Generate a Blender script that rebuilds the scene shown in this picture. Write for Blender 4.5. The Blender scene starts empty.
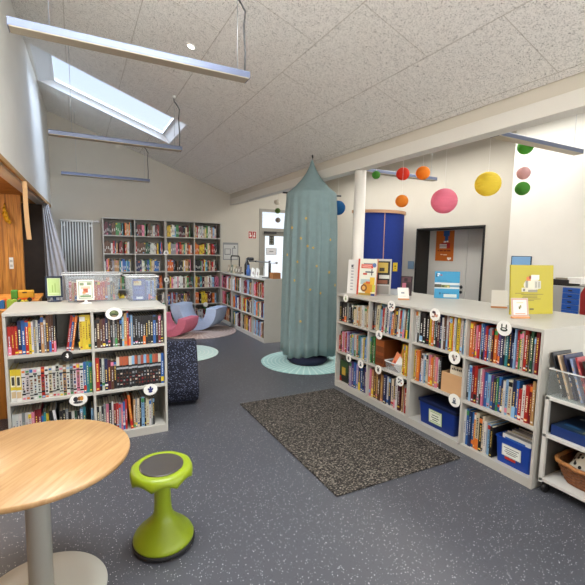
import bpy, bmesh, math, random, re
from mathutils import Vector, Matrix
random.seed(7)
SC = bpy.context.scene
COL = SC.collection
PI = math.pi

# ---------------------------------------------------------------- helpers
def lin(h):
    if isinstance(h, (tuple, list)): return tuple(h[:3])
    h = h.lstrip('#'); o = []
    for i in (0, 2, 4):
        c = int(h[i:i+2], 16) / 255
        o.append(c/12.92 if c <= .04045 else ((c+.055)/1.055)**2.4)
    return tuple(o)
_mats = {}
def mat(name, color, rough=.5, metal=0, noise=0, nscale=20, bump=0, bscale=60, spec=.5, sheen=0, emit=None):
    if name in _mats: return _mats[name]
    m = bpy.data.materials.new(name); m.use_nodes = True
    nt = m.node_tree; b = nt.nodes['Principled BSDF']
    c = lin(color)
    b.inputs['Base Color'].default_value = (*c, 1)
    b.inputs['Roughness'].default_value = rough
    b.inputs['Metallic'].default_value = metal
    b.inputs['Specular IOR Level'].default_value = spec
    if emit:
        b.inputs['Emission Color'].default_value = (*c, 1); b.inputs['Emission Strength'].default_value = emit
    if noise or bump:
        tc = nt.nodes.new('ShaderNodeTexCoord')
        if noise:
            n = nt.nodes.new('ShaderNodeTexNoise'); n.inputs['Scale'].default_value = nscale; n.inputs['Detail'].default_value = 4
            nt.links.new(tc.outputs['Object'], n.inputs['Vector'])
            r = nt.nodes.new('ShaderNodeValToRGB')
            r.color_ramp.elements[0].position = .3; r.color_ramp.elements[1].position = .7
            r.color_ramp.elements[0].color = (*[x*(1-noise) for x in c], 1)
            r.color_ramp.elements[1].color = (*[min(1, x*(1+noise)) for x in c], 1)
            nt.links.new(n.outputs['Fac'], r.inputs['Fac']); nt.links.new(r.outputs['Color'], b.inputs['Base Color'])
        if bump:
            n2 = nt.nodes.new('ShaderNodeTexNoise'); n2.inputs['Scale'].default_value = bscale; n2.inputs['Detail'].default_value = 3
            nt.links.new(tc.outputs['Object'], n2.inputs['Vector'])
            bp = nt.nodes.new('ShaderNodeBump'); bp.inputs['Strength'].default_value = bump; bp.inputs['Distance'].default_value = .01
            nt.links.new(n2.outputs['Fac'], bp.inputs['Height']); nt.links.new(bp.outputs['Normal'], b.inputs['Normal'])
    _mats[name] = m
    return m
def nodes_of(name, rough=.5):
    m = bpy.data.materials.new(name); m.use_nodes = True
    nt = m.node_tree; b = nt.nodes['Principled BSDF']; b.inputs['Roughness'].default_value = rough
    _mats[name] = m
    return m, nt, b
def N(nt, t, **kw):
    n = nt.nodes.new(t)
    for k, v in kw.items():
        if hasattr(n, k) and k not in n.inputs: setattr(n, k, v)
        else: n.inputs[k.replace('_', ' ')].default_value = v
    return n

class MB:
    """collects shapes into one mesh"""
    def __init__(s): s.v = []; s.f = []; s.m = []; s.c = []; s.sm = []
    def add(s, vs, fs, mi=0, col=(1, 1, 1), M=None, smooth=False):
        o = len(s.v)
        for p in vs:
            p = Vector(p)
            s.v.append(tuple(M @ p) if M else tuple(p))
        for f in fs:
            s.f.append([i+o for i in f]); s.m.append(mi); s.c.append(col); s.sm.append(smooth)
        return s
    def box(s, a, b, mi=0, col=(1, 1, 1), M=None):
        x0, y0, z0 = a; x1, y1, z1 = b
        vs = [(x0,y0,z0),(x1,y0,z0),(x1,y1,z0),(x0,y1,z0),(x0,y0,z1),(x1,y0,z1),(x1,y1,z1),(x0,y1,z1)]
        return s.add(vs, [(0,3,2,1),(4,5,6,7),(0,1,5,4),(1,2,6,5),(2,3,7,6),(3,0,4,7)], mi, col, M)
    def lathe(s, prof, n=24, mi=0, M=None, fn=None, col=(1, 1, 1), closed=True, ex=1, ey=1):
        vs = []
        for r, z in prof:
            for k in range(n):
                a = 2*PI*k/n
                rr, zz = fn(r, z, a) if fn else (r, z)
                vs.append((rr*math.cos(a)*ex, rr*math.sin(a)*ey, zz))
        fs = []
        for i in range(len(prof)-1):
            for k in range(n):
                fs.append((i*n+k, i*n+(k+1) % n, (i+1)*n+(k+1) % n, (i+1)*n+k))
        s.add(vs, fs, mi, col, M, True)
        o = len(s.v)-len(vs)
        if closed:
            if prof[0][0] > 1e-5: s.f.append([o+k for k in range(n)][::-1]); s.m.append(mi); s.c.append(col); s.sm.append(False)
            if prof[-1][0] > 1e-5: s.f.append([o+(len(prof)-1)*n+k for k in range(n)]); s.m.append(mi); s.c.append(col); s.sm.append(False)
        return s
    def prism(s, pts, y0, y1, mi=0, M=None, col=(1, 1, 1), smooth=False):
        """polygon in xz extruded along y (pts ccw seen from -y)"""
        n = len(pts)
        vs = [(p[0], y0, p[1]) for p in pts] + [(p[0], y1, p[1]) for p in pts]
        s.add(vs, [tuple(range(n)), tuple(range(2*n-1, n-1, -1))], mi, col, M)
        o = len(s.v)-2*n
        for k in range(n):
            s.f.append([o+k, o+n+k, o+n+(k+1) % n, o+(k+1) % n]); s.m.append(mi); s.c.append(col); s.sm.append(smooth)
        return s
    def tube(s, pts, r, n=8, mi=0, col=(1, 1, 1)):
        pts = [Vector(p) for p in pts]; vs = []
        for i, p in enumerate(pts):
            d = (pts[min(i+1, len(pts)-1)] - pts[max(i-1, 0)]).normalized()
            u = d.cross(Vector((0, 0, 1)))
            if u.length < .05: u = d.cross(Vector((1, 0, 0)))
            u.normalize(); w = d.cross(u)
            for k in range(n):
                a = 2*PI*k/n; vs.append(p + (u*math.cos(a)+w*math.sin(a))*r)
        fs = [(i*n+k, i*n+(k+1) % n, (i+1)*n+(k+1) % n, (i+1)*n+k) for i in range(len(pts)-1) for k in range(n)]
        fs += [tuple(range(n))[::-1], tuple((len(pts)-1)*n+k for k in range(n))]
        return s.add(vs, fs, mi, col, None, True)
    def build(s, name, mats, parent=None, bevel=0, loc=None, rotz=0, M=None):
        me = bpy.data.meshes.new(name)
        me.from_pydata(s.v, [], s.f)
        if not isinstance(mats, (list, tuple)): mats = [mats]
        for m in mats: me.materials.append(m)
        me.polygons.foreach_set('material_index', s.m)
        me.polygons.foreach_set('use_smooth', s.sm)
        if any(c != (1, 1, 1) for c in s.c):
            at = me.color_attributes.new('Col', 'FLOAT_COLOR', 'CORNER')
            buf = []
            for f, c in zip(s.f, s.c): buf += [c[0], c[1], c[2], 1.0]*len(f)
            at.data.foreach_set('color', buf)
        bm = bmesh.new(); bm.from_mesh(me); bmesh.ops.recalc_face_normals(bm, faces=bm.faces); bm.to_mesh(me); bm.free()
        me.update()
        o = bpy.data.objects.new(name, me); COL.objects.link(o)
        if parent: o.parent = parent
        if loc: o.location = loc
        if rotz: o.rotation_euler = (0, 0, rotz)
        if M: o.matrix_world = M
        if bevel:
            b = o.modifiers.new('bevel', 'BEVEL'); b.width = bevel; b.segments = 2; b.limit_method = 'ANGLE'
        return o
def tag(o, label, cat, group=None, kind=None):
    o['label'] = label; o['category'] = cat
    if group: o['group'] = group
    if kind: o['kind'] = kind
    return o
def thing(name, label, cat, loc=(0, 0, 0), rotz=0, group=None):
    o = bpy.data.objects.new(name, None); COL.objects.link(o)
    o.empty_display_size = .1
    o.location = loc; o.rotation_euler = (0, 0, rotz)
    return tag(o, label, cat, group)
def struct(name, mb, m, **k):
    o = mb.build(name, m, **k); o['kind'] = 'structure'; return o
def RZ(a): return Matrix.Rotation(a, 4, 'Z')
def TR(x, y, z): return Matrix.Translation((x, y, z))

# ---------------------------------------------------------------- camera
F, YAW, PIT, ROL = 408.947, .476365, .10927, .016528
cy, sy = math.cos(YAW), math.sin(YAW)
fwd = Vector((sy*math.cos(PIT), cy*math.cos(PIT), -math.sin(PIT)))
rgt = Vector((cy, -sy, 0)); up = rgt.cross(fwd)
r2 = rgt*math.cos(ROL)+up*math.sin(ROL); u2 = -rgt*math.sin(ROL)+up*math.cos(ROL)
cam = bpy.data.cameras.new('camera'); co = bpy.data.objects.new('camera', cam); COL.objects.link(co)
cam.sensor_width = 36; cam.sensor_fit = 'HORIZONTAL'; cam.lens = F/585*36
cam.shift_x = (292.5-287.903)/585; cam.shift_y = (295.975-292.5)/585
cam.clip_start = .05
Mc = Matrix.Identity(4)
for i in range(3):
    Mc[i][0] = r2[i]; Mc[i][1] = u2[i]; Mc[i][2] = -fwd[i]
Mc[2][3] = 1.55
co.matrix_world = Mc
SC.camera = co

# ---------------------------------------------------------------- materials
wall_m = mat('wall_paint', '#cbc6ba', .8, noise=.02, nscale=3)
wall_cool = mat('wall_paint_white', '#e6e4dd', .8, noise=.02, nscale=3)
shelf_m = mat('shelf_laminate', '#b8b6ae', .42, noise=.02, nscale=8)
shelf_in = mat('shelf_back_shade', '#7d7a72', .5)  # same light grey laminate, with the shade inside the bays put into its colour
white_m = mat('white_plastic', '#e9e9e6', .4)
black_m = mat('black_plastic', '#141416', .45)
steel_m = mat('steel', '#b9bcc0', .3, metal=.9)
lampgrey = mat('lamp_aluminium', '#5f6880', .4, metal=.2)  # blue-grey tone has the sky's reflection mixed into the colour
diffuser = mat('lamp_diffuser', '#aba08c', .5)  # beige stands for wood and floor reflected in the white underside
beam_m = mat('beam_paint', '#e2dfd6', .6)
wood_lt = mat('birch_wood', '#d9b07a', .5, noise=.08, nscale=6)
paper_m = mat('paper', '#ece8de', .7)
dark_m = mat('dark_gap', '#1b1917', .8)

def wood_mat(name, c0, c1, rough, sc=(1, 1, 1), wscale=3, dist=6, axis='X'):
    m, nt, b = nodes_of(name, rough)
    tc = N(nt, 'ShaderNodeTexCoord'); mp = N(nt, 'ShaderNodeMapping'); mp.inputs['Scale'].default_value = sc
    w = N(nt, 'ShaderNodeTexNoise'); w.inputs['Scale'].default_value = wscale; w.inputs['Detail'].default_value = 6; w.inputs['Distortion'].default_value = dist*.1
    r = N(nt, 'ShaderNodeValToRGB')
    r.color_ramp.elements[0].position = .32; r.color_ramp.elements[1].position = .68
    r.color_ramp.elements[0].color = (*lin(c0), 1); r.color_ramp.elements[1].color = (*lin(c1), 1)
    nt.links.new(tc.outputs['Object'], mp.inputs['Vector']); nt.links.new(mp.outputs['Vector'], w.inputs['Vector'])
    nt.links.new(w.outputs['Fac'], r.inputs['Fac']); nt.links.new(r.outputs['Color'], b.inputs['Base Color'])
    return m
table_wood = wood_mat('table_beech', '#a67f52', '#bb986a', .38, (26, 2.2, 8), 2.2, 5)
niche_wood = wood_mat('niche_timber', '#8f5416', '#d9963f', .55, (14, 14, 1.0), 1.6, 8)
niche_ceil = wood_mat('niche_ceiling_ply', '#96591a', '#d39a4a', .55, (3, 14, 6), 2.5, 10)

# linoleum with light flecks
floor_m, nt, b = nodes_of('speckled_linoleum', .38)
tc = N(nt, 'ShaderNodeTexCoord')
base = N(nt, 'ShaderNodeTexNoise'); base.inputs['Scale'].default_value = 1.3; base.inputs['Detail'].default_value = 5
rb = N(nt, 'ShaderNodeValToRGB')
rb.color_ramp.elements[0].color = (*lin('#47494f'), 1); rb.color_ramp.elements[1].color = (*lin('#52545c'), 1)
nt.links.new(tc.outputs['Object'], base.inputs['Vector']); nt.links.new(base.outputs['Fac'], rb.inputs['Fac'])
prev = rb.outputs['Color']
for sc_, th, colr, seed in ((88, .14, '#dfe2e6', 0), (62, .085, '#d2d5da', 5), (74, .16, '#3d3f47', 9)):
    vo = N(nt, 'ShaderNodeTexVoronoi'); vo.inputs['Scale'].default_value = sc_
    mp = N(nt, 'ShaderNodeMapping'); mp.inputs['Location'].default_value = (seed, seed*.7, 0)
    nt.links.new(tc.outputs['Object'], mp.inputs['Vector']); nt.links.new(mp.outputs['Vector'], vo.inputs['Vector'])
    sep = N(nt, 'ShaderNodeSeparateColor'); nt.links.new(vo.outputs['Color'], sep.inputs['Color'])
    mul = N(nt, 'ShaderNodeMath', operation='MULTIPLY'); mul.inputs[1].default_value = th*1.6
    nt.links.new(sep.outputs['Red'], mul.inputs[0])
    lt = N(nt, 'ShaderNodeMath', operation='LESS_THAN'); nt.links.new(vo.outputs['Distance'], lt.inputs[0]); nt.links.new(mul.outputs[0], lt.inputs[1])
    mx = N(nt, 'ShaderNodeMixRGB'); nt.links.new(lt.outputs[0], mx.inputs['Fac']); nt.links.new(prev, mx.inputs['Color1'])
    mx.inputs['Color2'].default_value = (*lin(colr), 1); prev = mx.outputs['Color']
nt.links.new(prev, b.inputs['Base Color'])

# wood-wool acoustic board ceiling with panel joints (object space: x across the slope, y along the room)
ceil_m, nt, b = nodes_of('wood_wool_board', .9)
tc = N(nt, 'ShaderNodeTexCoord')
sx = N(nt, 'ShaderNodeSeparateXYZ'); nt.links.new(tc.outputs['Object'], sx.inputs[0])
cb = N(nt, 'ShaderNodeCombineXYZ')
ax = N(nt, 'ShaderNodeMath', operation='ADD'); ax.inputs[1].default_value = .03+.61*4
nt.links.new(sx.outputs['X'], ax.inputs[0])
ay = N(nt, 'ShaderNodeMath', operation='ADD'); ay.inputs[1].default_value = 12-1.94+.0
nt.links.new(sx.outputs['Y'], ay.inputs[0])
nt.links.new(ay.outputs[0], cb.inputs['X']); nt.links.new(ax.outputs[0], cb.inputs['Y'])
br = N(nt, 'ShaderNodeTexBrick'); br.offset = .5
br.inputs['Scale'].default_value = 1; br.inputs['Brick Width'].default_value = 1.25; br.inputs['Row Height'].default_value = .61
br.inputs['Mortar Size'].default_value = .0035; br.inputs['Mortar Smooth'].default_value = .1
br.inputs['Color1'].default_value = (1, 1, 1, 1); br.inputs['Color2'].default_value = (1, 1, 1, 1); br.inputs['Mortar'].default_value = (.68, .66, .63, 1)
nt.links.new(cb.outputs[0], br.inputs['Vector'])
n1 = N(nt, 'ShaderNodeTexNoise'); n1.inputs['Scale'].default_value = 68; n1.inputs['Detail'].default_value = 4; n1.inputs['Roughness'].default_value = .7; n1.inputs['Distortion'].default_value = 2.5
nt.links.new(tc.outputs['Object'], n1.inputs['Vector'])
r1 = N(nt, 'ShaderNodeValToRGB')
r1.color_ramp.elements[0].position = .37; r1.color_ramp.elements[1].position = .47
r1.color_ramp.elements[0].color = (*lin('#605d56'), 1); r1.color_ramp.elements[1].color = (*lin('#fdfbf6'), 1)
nt.links.new(n1.outputs['Fac'], r1.inputs['Fac'])
mm = N(nt, 'ShaderNodeMixRGB', blend_type='MULTIPLY'); mm.inputs['Fac'].default_value = 1
nt.links.new(r1.outputs['Color'], mm.inputs['Color1']); nt.links.new(br.outputs['Color'], mm.inputs['Color2'])
nt.links.new(mm.outputs['Color'], b.inputs['Base Color'])
bp = N(nt, 'ShaderNodeBump'); bp.inputs['Strength'].default_value = .5; bp.inputs['Distance'].default_value = .006
nt.links.new(n1.outputs['Fac'], bp.inputs['Height']); nt.links.new(bp.outputs['Normal'], b.inputs['Normal'])

# printed colour from the mesh (book covers, posters, cards)
def print_mat(name, rough):
    m, nt, b = nodes_of(name, rough)
    a = N(nt, 'ShaderNodeVertexColor'); a.layer_name = 'Col'
    nt.links.new(a.outputs['Color'], b.inputs['Base Color'])
    return m
print_m = print_mat('printed_cover', .4)

def clear_mat(name, tint, alpha, rough=.08):
    m = bpy.data.materials.new(name); m.use_nodes = True; nt = m.node_tree
    out = nt.nodes['Material Output']; b = nt.nodes['Principled BSDF']
    b.inputs['Base Color'].default_value = (*lin(tint), 1); b.inputs['Roughness'].default_value = rough
    t = N(nt, 'ShaderNodeBsdfTransparent'); t.inputs['Color'].default_value = (*[min(1, .5+.5*x) for x in lin(tint)], 1)
    mx = N(nt, 'ShaderNodeMixShader'); mx.inputs['Fac'].default_value = alpha
    nt.links.new(t.outputs[0], mx.inputs[1]); nt.links.new(b.outputs[0], mx.inputs[2]); nt.links.new(mx.outputs[0], out.inputs['Surface'])
    _mats[name] = m; return m
clear_box = clear_mat('clear_plastic', '#e8ecee', .13)
acrylic = clear_mat('acrylic', '#eef2f2', .07)
glass_m = clear_mat('window_glass', '#eaf3ff', .06, .03)

# ---------------------------------------------------------------- room shell
YB = 8.9
def wx(y): return -.39-.0325*(8.9-y)          # face of the slightly skewed left wall
def cz(x): return 2.79-.35*(x-3.09) if x < 3.09 else 2.79+.35*(x-3.09)
YN = -2.6
struct('floor', MB().box((-2.2, YN, -.1), (7.2, 9.2, 0)), floor_m)
# back wall with the glazed door opening
DX0, DX1, DZ1 = 3.81, 4.80, 2.52
w = MB()
def backpiece(x0, x1, z0, z1f):
    w.add([(x0,YB,z0),(x1,YB,z0),(x1,YB,z1f(x1)),(x0,YB,z1f(x0)),(x0,YB+.2,z0),(x1,YB+.2,z0),(x1,YB+.2,z1f(x1)),(x0,YB+.2,z1f(x0))],
          [(0,1,2,3),(5,4,7,6),(0,4,5,1),(1,5,6,2),(2,6,7,3),(3,7,4,0)])
cz2 = lambda x: cz(x)+.12
backpiece(-2.2, 3.09, 0, cz2); backpiece(3.09, DX0, 0, cz2); backpiece(DX0, DX1, DZ1, cz2); backpiece(DX1, 5.75, 0, cz2)
struct('wall_back', w, wall_m)
# left wall: header above the niche, solid towards the camera
w = MB()
def skew(y0, y1, z0, z1, th=.2):
    a, c = wx(y0), wx(y1)
    w.add([(a,y0,z0),(c,y1,z0),(c,y1,z1),(a,y0,z1),(a-th,y0,z0),(c-th,y1,z0),(c-th,y1,z1),(a-th,y0,z1)],
          [(0,1,2,3),(5,4,7,6),(0,4,5,1),(1,5,6,2),(2,6,7,3),(3,7,4,0)])
skew(YN, 8.95, 2.30, 4.3)
struct('wall_left', w, wall_cool)
# wooden play niche behind the left wall
struct('niche_ceiling', MB().box((-2.0, YN, 2.31), (-.62, 8.9, 2.36)), niche_ceil)
w = MB().box((-1.9, 7.3, 0), (-.71, 7.36, 2.31))
for k in range(13): w.box((-1.9+k*.0915, 7.285, 0), (-1.9+k*.0915+.088, 7.3, 2.31))
struct('niche_wall', w, niche_wood)
struct('niche_wall', MB().box((-2.0, YN, 0), (-1.9, 8.9, 2.31)), niche_wood)
struct('niche_wall', MB().box((-1.9, 8.6, 0), (-.41, 8.7, 2.31)), mat('niche_dark_depth', '#3a2a1c', .7, noise=.2, nscale=8))  # dark brown panel painting the unlit opening beyond the wood panel
struct('trim_niche', MB().box((-.0, 0, 0), (.022, 5.45, .045), M=TR(wx(3.2)-.004, 3.2, 2.262) @ RZ(-.0325)), mat('oak_trim', '#b58a55', .5, noise=.1, nscale=9))
tag(MB().box((0, 0, 0), (.035, 5.3, .03), M=TR(wx(3.3)-.075, 3.3, 2.268) @ RZ(-.0325)).build('curtain_rail', white_m), 'white curtain rail under the edge of the left wall above the wooden niche', 'curtain rail')
# right walls
DY0, DY1, DZ = 4.27, 5.70, 2.0
w = MB()
w.box((5.6, 3.6, 0), (5.78, DY0, 4.6)); w.box((5.6, DY1, 0), (5.78, 9.1, 4.6)); w.box((5.6, DY0, DZ), (5.78, DY1, 4.6))
w.box((5.78, 3.6, 0), (6.0, DY0, 4.6)); w.box((5.78, DY1, 0), (6.0, 9.1, 4.6)); w.box((5.78, DY0, DZ), (6.0, DY1, 4.6))
struct('wall_right', w, wall_m)
struct('wall_right_near', MB().box((5.3, -.2, 0), (5.58, 3.67, 4.6)), wall_cool)
# sloping ceiling with the skylight hole
SX0, SX1, SY0, SY1 = -.42, 1.5, 6.17, 7.42
w = MB()
def slab(x0, x1, y0, y1, t=.1):
    a, c = cz(x0), cz(x1)
    w.add([(x0,y0,a),(x1,y0,c),(x1,y1,c),(x0,y1,a),(x0,y0,a+t),(x1,y0,c+t),(x1,y1,c+t),(x0,y1,a+t)],
          [(0,1,2,3),(5,4,7,6),(0,4,5,1),(1,5,6,2),(2,6,7,3),(3,7,4,0)])
XL = -1.0
slab(XL, 3.09, YN, SY0); slab(XL, 3.09, SY1, 9.0); slab(XL, SX0, SY0, SY1); slab(SX1, 3.09, SY0, SY1)
struct('ceiling', w, ceil_m)
w = MB(); slab(3.09, 7.0, YN, 9.0)
struct('ceiling_far', w, mat('ceiling_paint', '#dcd9d0', .8))
# skylight shaft and pane
H = .09
def shaft(name, m, parent, q):
    """q: 8 corners (x, y, height above the ceiling plane)"""
    w = MB(); w.add([(x, y, cz(x)+h) for x, y, h in q], [(0,3,2,1),(4,5,6,7),(0,1,5,4),(1,2,6,5),(2,3,7,6),(3,0,4,7)])
    return w.build(name, m, parent)
GX0, GX1, GY0, GY1 = SX0+.19, SX1-.11, SY0+.03, SY1-.04
lm = mat('skylight_lining', '#eef0f2', .6)
e_ = .02
w = MB()
def qd(q): w.add([(x, y, cz(x)+h) for x, y, h in q], [(0,3,2,1),(4,5,6,7),(0,1,5,4),(1,2,6,5),(2,3,7,6),(3,0,4,7)])
qd([(SX0,SY0,-.004),(SX0+e_,SY0,-.004),(SX0+e_,SY1,-.004),(SX0,SY1,-.004),(GX0-e_,SY0,H),(GX0,SY0,H),(GX0,SY1,H),(GX0-e_,SY1,H)])
qd([(SX1-e_,SY0,-.004),(SX1,SY0,-.004),(SX1,SY1,-.004),(SX1-e_,SY1,-.004),(GX1,SY0,H),(GX1+e_,SY0,H),(GX1+e_,SY1,H),(GX1,SY1,H)])
qd([(SX0,SY0,-.004),(SX1,SY0,-.004),(SX1,SY0+e_,-.004),(SX0,SY0+e_,-.004),(SX0,GY0-e_,H),(SX1,GY0-e_,H),(SX1,GY0,H),(SX0,GY0,H)])
qd([(SX0,SY1-e_,-.004),(SX1,SY1-e_,-.004),(SX1,SY1,-.004),(SX0,SY1,-.004),(SX0,GY1,H),(SX1,GY1,H),(SX1,GY1+e_,H),(SX0,GY1+e_,H)])
sk = struct('window_1', w, lm)
f_ = .03
w = MB()
for x0, x1, y0, y1 in ((GX0-.02, GX0+f_, GY0-.02, GY1+.02), (GX1-f_, GX1+.02, GY0-.02, GY1+.02), (GX0+f_, GX1-f_, GY0-.02, GY0+f_), (GX0+f_, GX1-f_, GY1-f_, GY1+.02)):
    qd([(x0,y0,H),(x1,y0,H),(x1,y1,H),(x0,y1,H),(x0,y0,H+.04),(x1,y0,H+.04),(x1,y1,H+.04),(x0,y1,H+.04)])
w.build('window_frame', lm, sk)
w = MB(); qd([(GX0,GY0,H+.015),(GX1,GY0,H+.015),(GX1,GY1,H+.015),(GX0,GY1,H+.015),(GX0,GY0,H+.022),(GX1,GY0,H+.022),(GX1,GY1,H+.022),(GX0,GY1,H+.022)])
w.build('pane', glass_m, sk)
# beam and post
struct('beam', MB().box((3.09, YN, 2.56), (3.235, YB, 2.685)), beam_m, bevel=.004)
struct('beam_upstand', MB().box((3.105, YN, 2.685), (3.225, YB, 2.86)), mat('plaster_strip', '#d3cdbf', .75))
struct('post', MB().lathe([(.071, 0), (.071, 2.56)], 32), mat('post_paint', '#e9e6de', .45), loc=(3.185, 4.25, 0))
# near wall with big window, behind the camera
struct('wall_front', MB().box((-2.2, YN-.2, 0), (7.2, YN, .8)).box((-2.2, YN-.2, 2.5), (7.2, YN, 4.9)).box((-2.2, YN-.2, .8), (-.4, YN, 2.5)).box((5.2, YN-.2, .8), (7.2, YN, 2.5)), wall_cool)
struct('baseboard_back', MB().box((-.39, YB-.012, 0), (3.8, YB, .06)), mat('skirting', '#8d8f92', .5))

# glazed door in the back wall
door_fr = mat('door_frame_grey', '#9a978e', .5)
w = MB()
w.box((DX0, YB-.015, 0), (DX0+.07, YB+.1, DZ1)); w.box((DX1-.07, YB-.015, 0), (DX1, YB+.1, DZ1)); w.box((DX0+.07, YB-.015, DZ1-.06), (DX1-.07, YB+.1, DZ1)); w.box((DX0+.07, YB-.015, 1.99), (DX1-.07, YB+.1, 2.08))
dr = struct('door_1', w, door_fr)
w = MB(); w.box((DX0+.07, YB+.0, .02), (DX0+.15, YB+.05, 1.99)); w.box((DX1-.15, YB, .02), (DX1-.07, YB+.05, 1.99)); w.box((DX0+.15, YB, 1.9), (DX1-.15, YB+.05, 1.99)); w.box((DX0+.15, YB, .02), (DX1-.15, YB+.05, .2))
w.build('door_leaf', door_fr, dr)
MB().box((DX0+.15, YB+.02, .2), (DX1-.15, YB+.03, 1.9)).build('pane', glass_m, dr)
MB().box((DX0+.07, YB+.04, 2.08), (DX1-.07, YB+.05, 2.46)).build('pane', glass_m, dr)
MB().box((DX0+.12, YB-.065, 1.95), (DX0+.42, YB-.015, 2.0)).box((DX0+.42, YB-.05, 1.975), (DX0+.8, YB-.035, 1.99)).build('door_closer', mat('dark_metal', '#3a3a3c', .4, metal=.6), dr)
w = MB().tube([(DX0+.1, YB-.06, .2), (DX0+.1, YB-.06, 1.2)], .012); w.tube([(DX0+.1, YB, .25), (DX0+.1, YB-.06, .25)], .01).tube([(DX0+.1, YB, 1.15), (DX0+.1, YB-.06, 1.15)], .01)
w.build('door_handle', steel_m, dr)
def flat(name, label, cat, x0, x1, z0, z1, rects, edge, normal='-Y', t=.004, base='#ffffff', group=None, M=None):
    """flat printed thing: plate with raised printed areas; local x right, z up, facing -y"""
    w = MB(); W, Hh = x1-x0, z1-z0
    w.box((0, 0, 0), (W, t, Hh), 0, lin(base))
    for i, (u0, v0, u1, v1, c) in enumerate(rects):
        e = .0003*(1+i*.25)
        w.add([(u0*W, -e, v0*Hh), (u1*W, -e, v0*Hh), (u1*W, -e, v1*Hh), (u0*W, -e, v1*Hh)], [(0, 1, 2, 3)], 0, lin(c))
    if M is None: M = TR(x0, edge-t, z0) if normal == '-Y' else TR(edge-t, x1, z0) @ RZ(-PI/2)
    o = w.build(name, print_m, M=M)
    return tag(o, label, cat, group)
flat('paper_notice', 'white paper notice in a thin dark frame on the glazed back door', 'notice', 4.0, 4.27, 1.455, 1.615, [(.04, .06, .96, .94, '#e3e3e6'), (.3, .45, .7, .55, '#555555')], YB+.015, base='#77777c')
flat('window_sticker', 'small dark grid-patterned sticker high on the glazed back door', 'sticker', 4.075, 4.2, 1.69, 1.9, [(.12+.45*i, .08+.3*j, .42+.45*i, .28+.3*j, '#6d6f66') for i in range(2) for j in range(3)], YB+.015, base='#26281f')
flat('safety_sign', 'red square safety sign with white pictograms on the back wall', 'sign', 3.535, 3.735, 1.82, 1.995,
     [(.04, .05, .47, .95, '#b02016'), (.53, .05, .96, .95, '#b02016'), (.16, .2, .3, .6, '#f2e8e4'), (.14, .62, .3, .8, '#f2e8e4'), (.3, .3, .4, .5, '#f2e8e4'), (.64, .2, .84, .5, '#f2e8e4'), (.7, .55, .84, .82, '#f2e8e4')], YB-.002, base='#e6dad2')
flat('wall_chart', 'grey framed floor plan chart on the back wall beside the tall bookcase', 'chart', 2.93, 3.29, 1.33, 1.72, [(.05, .05, .95, .88, '#c7c8c6'), (.1, .3, .5, .34, '#6a6c70'), (.1, .3, .14, .65, '#6a6c70'), (.46, .3, .5, .65, '#6a6c70'), (.1, .62, .5, .65, '#6a6c70'), (.6, .2, .64, .7, '#777b80'), (.6, .66, .85, .7, '#777b80'), (.7, .72, .78, .8, '#444444')], YB-.002, base='#8a8e90')

# recessed double door in the right wall
w = MB()
fr = mat('door_reveal_black', '#191715', .6)
w.box((5.585, DY1-.03, 0), (5.95, DY1, DZ)); w.box((5.585, DY0, 0), (5.95, DY0+.03, DZ)); w.box((5.585, DY0+.03, DZ-.03), (5.95, DY1-.03, DZ))
d2 = struct('door_2', w, fr)
dgrey = mat('door_laminate_grey', '#cfccc4', .5)
MB().box((5.9, 4.825, .01), (5.94, DY1-.03, DZ-.03)).build('door_leaf', dgrey, d2)
MB().box((5.9, DY0+.03, .01), (5.94, 4.815, DZ-.03)).build('door_leaf', dgrey, d2)
w = MB()
for z in (.98, .89): w.lathe([(.03, 0), (.03, .008), (.012, .01), (.012, .05)] if z > .9 else [(.026, 0), (.026, .01)], 16, M=TR(5.9, 4.9, z) @ Matrix.Rotation(-PI/2, 4, 'Y'))
w.tube([(5.855, 4.9, .98), (5.855, 5.02, .98)], .01)
w.build('door_handle', mat('dark_metal', '#3a3a3c', .4, metal=.6), d2)
flat('door_poster', 'orange poster with a red book and blue figure hung on the grey double door', 'poster', 5.105, 5.51, 1.42, 2.02 - .06,
     [(.42, .82, .75, 1, '#2b5a93'), (.5, .66, .68, .84, '#2b5a93'), (.22, .42, .62, .56, '#e8ddd0'), (.22, .46, .62, .48, '#9a8a80'), (.22, .51, .62, .53, '#9a8a80'), (.3, .56, .78, .6, '#9c1f1a'), (.62, .42, .8, .6, '#b8281f'), (.44, .61, .58, .66, '#f1ede6'), (.6, .62, .7, .67, '#f1ede6'),
      (.12, .32, .2, .36, '#7a1f12'), (.24, .32, .42, .36, '#7a1f12'), (.46, .32, .62, .36, '#7a1f12'), (.66, .32, .84, .36, '#7a1f12'), (.3, .2, .42, .225, '#f3e2cc'), (.46, .19, .66, .22, '#f3e2cc'), (.68, .06, .9, .12, '#f6eee2'), (.72, .03, .82, .07, '#f6eee2')], 5.898, '-X', base='#c0641c')
flat('wall_switch_plate', 'light blue square plate on the wall left of the grey double door', 'sign', 5.735, 5.885, 1.255, 1.4, [(.06, .06, .94, .94, '#7f9cb4')], 5.598, '-X', base='#6a8aa4', t=.008)
flat('wall_picture', 'small blue picture on the white wall above the yellow book', 'picture', 3.32, 3.6, 1.36, 1.535, [(.04, .05, .96, .95, '#5f93c9'), (.04, .3, .96, .95, '#82b0dc')], 5.298, '-X', base='#31445a', t=.01)

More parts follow.
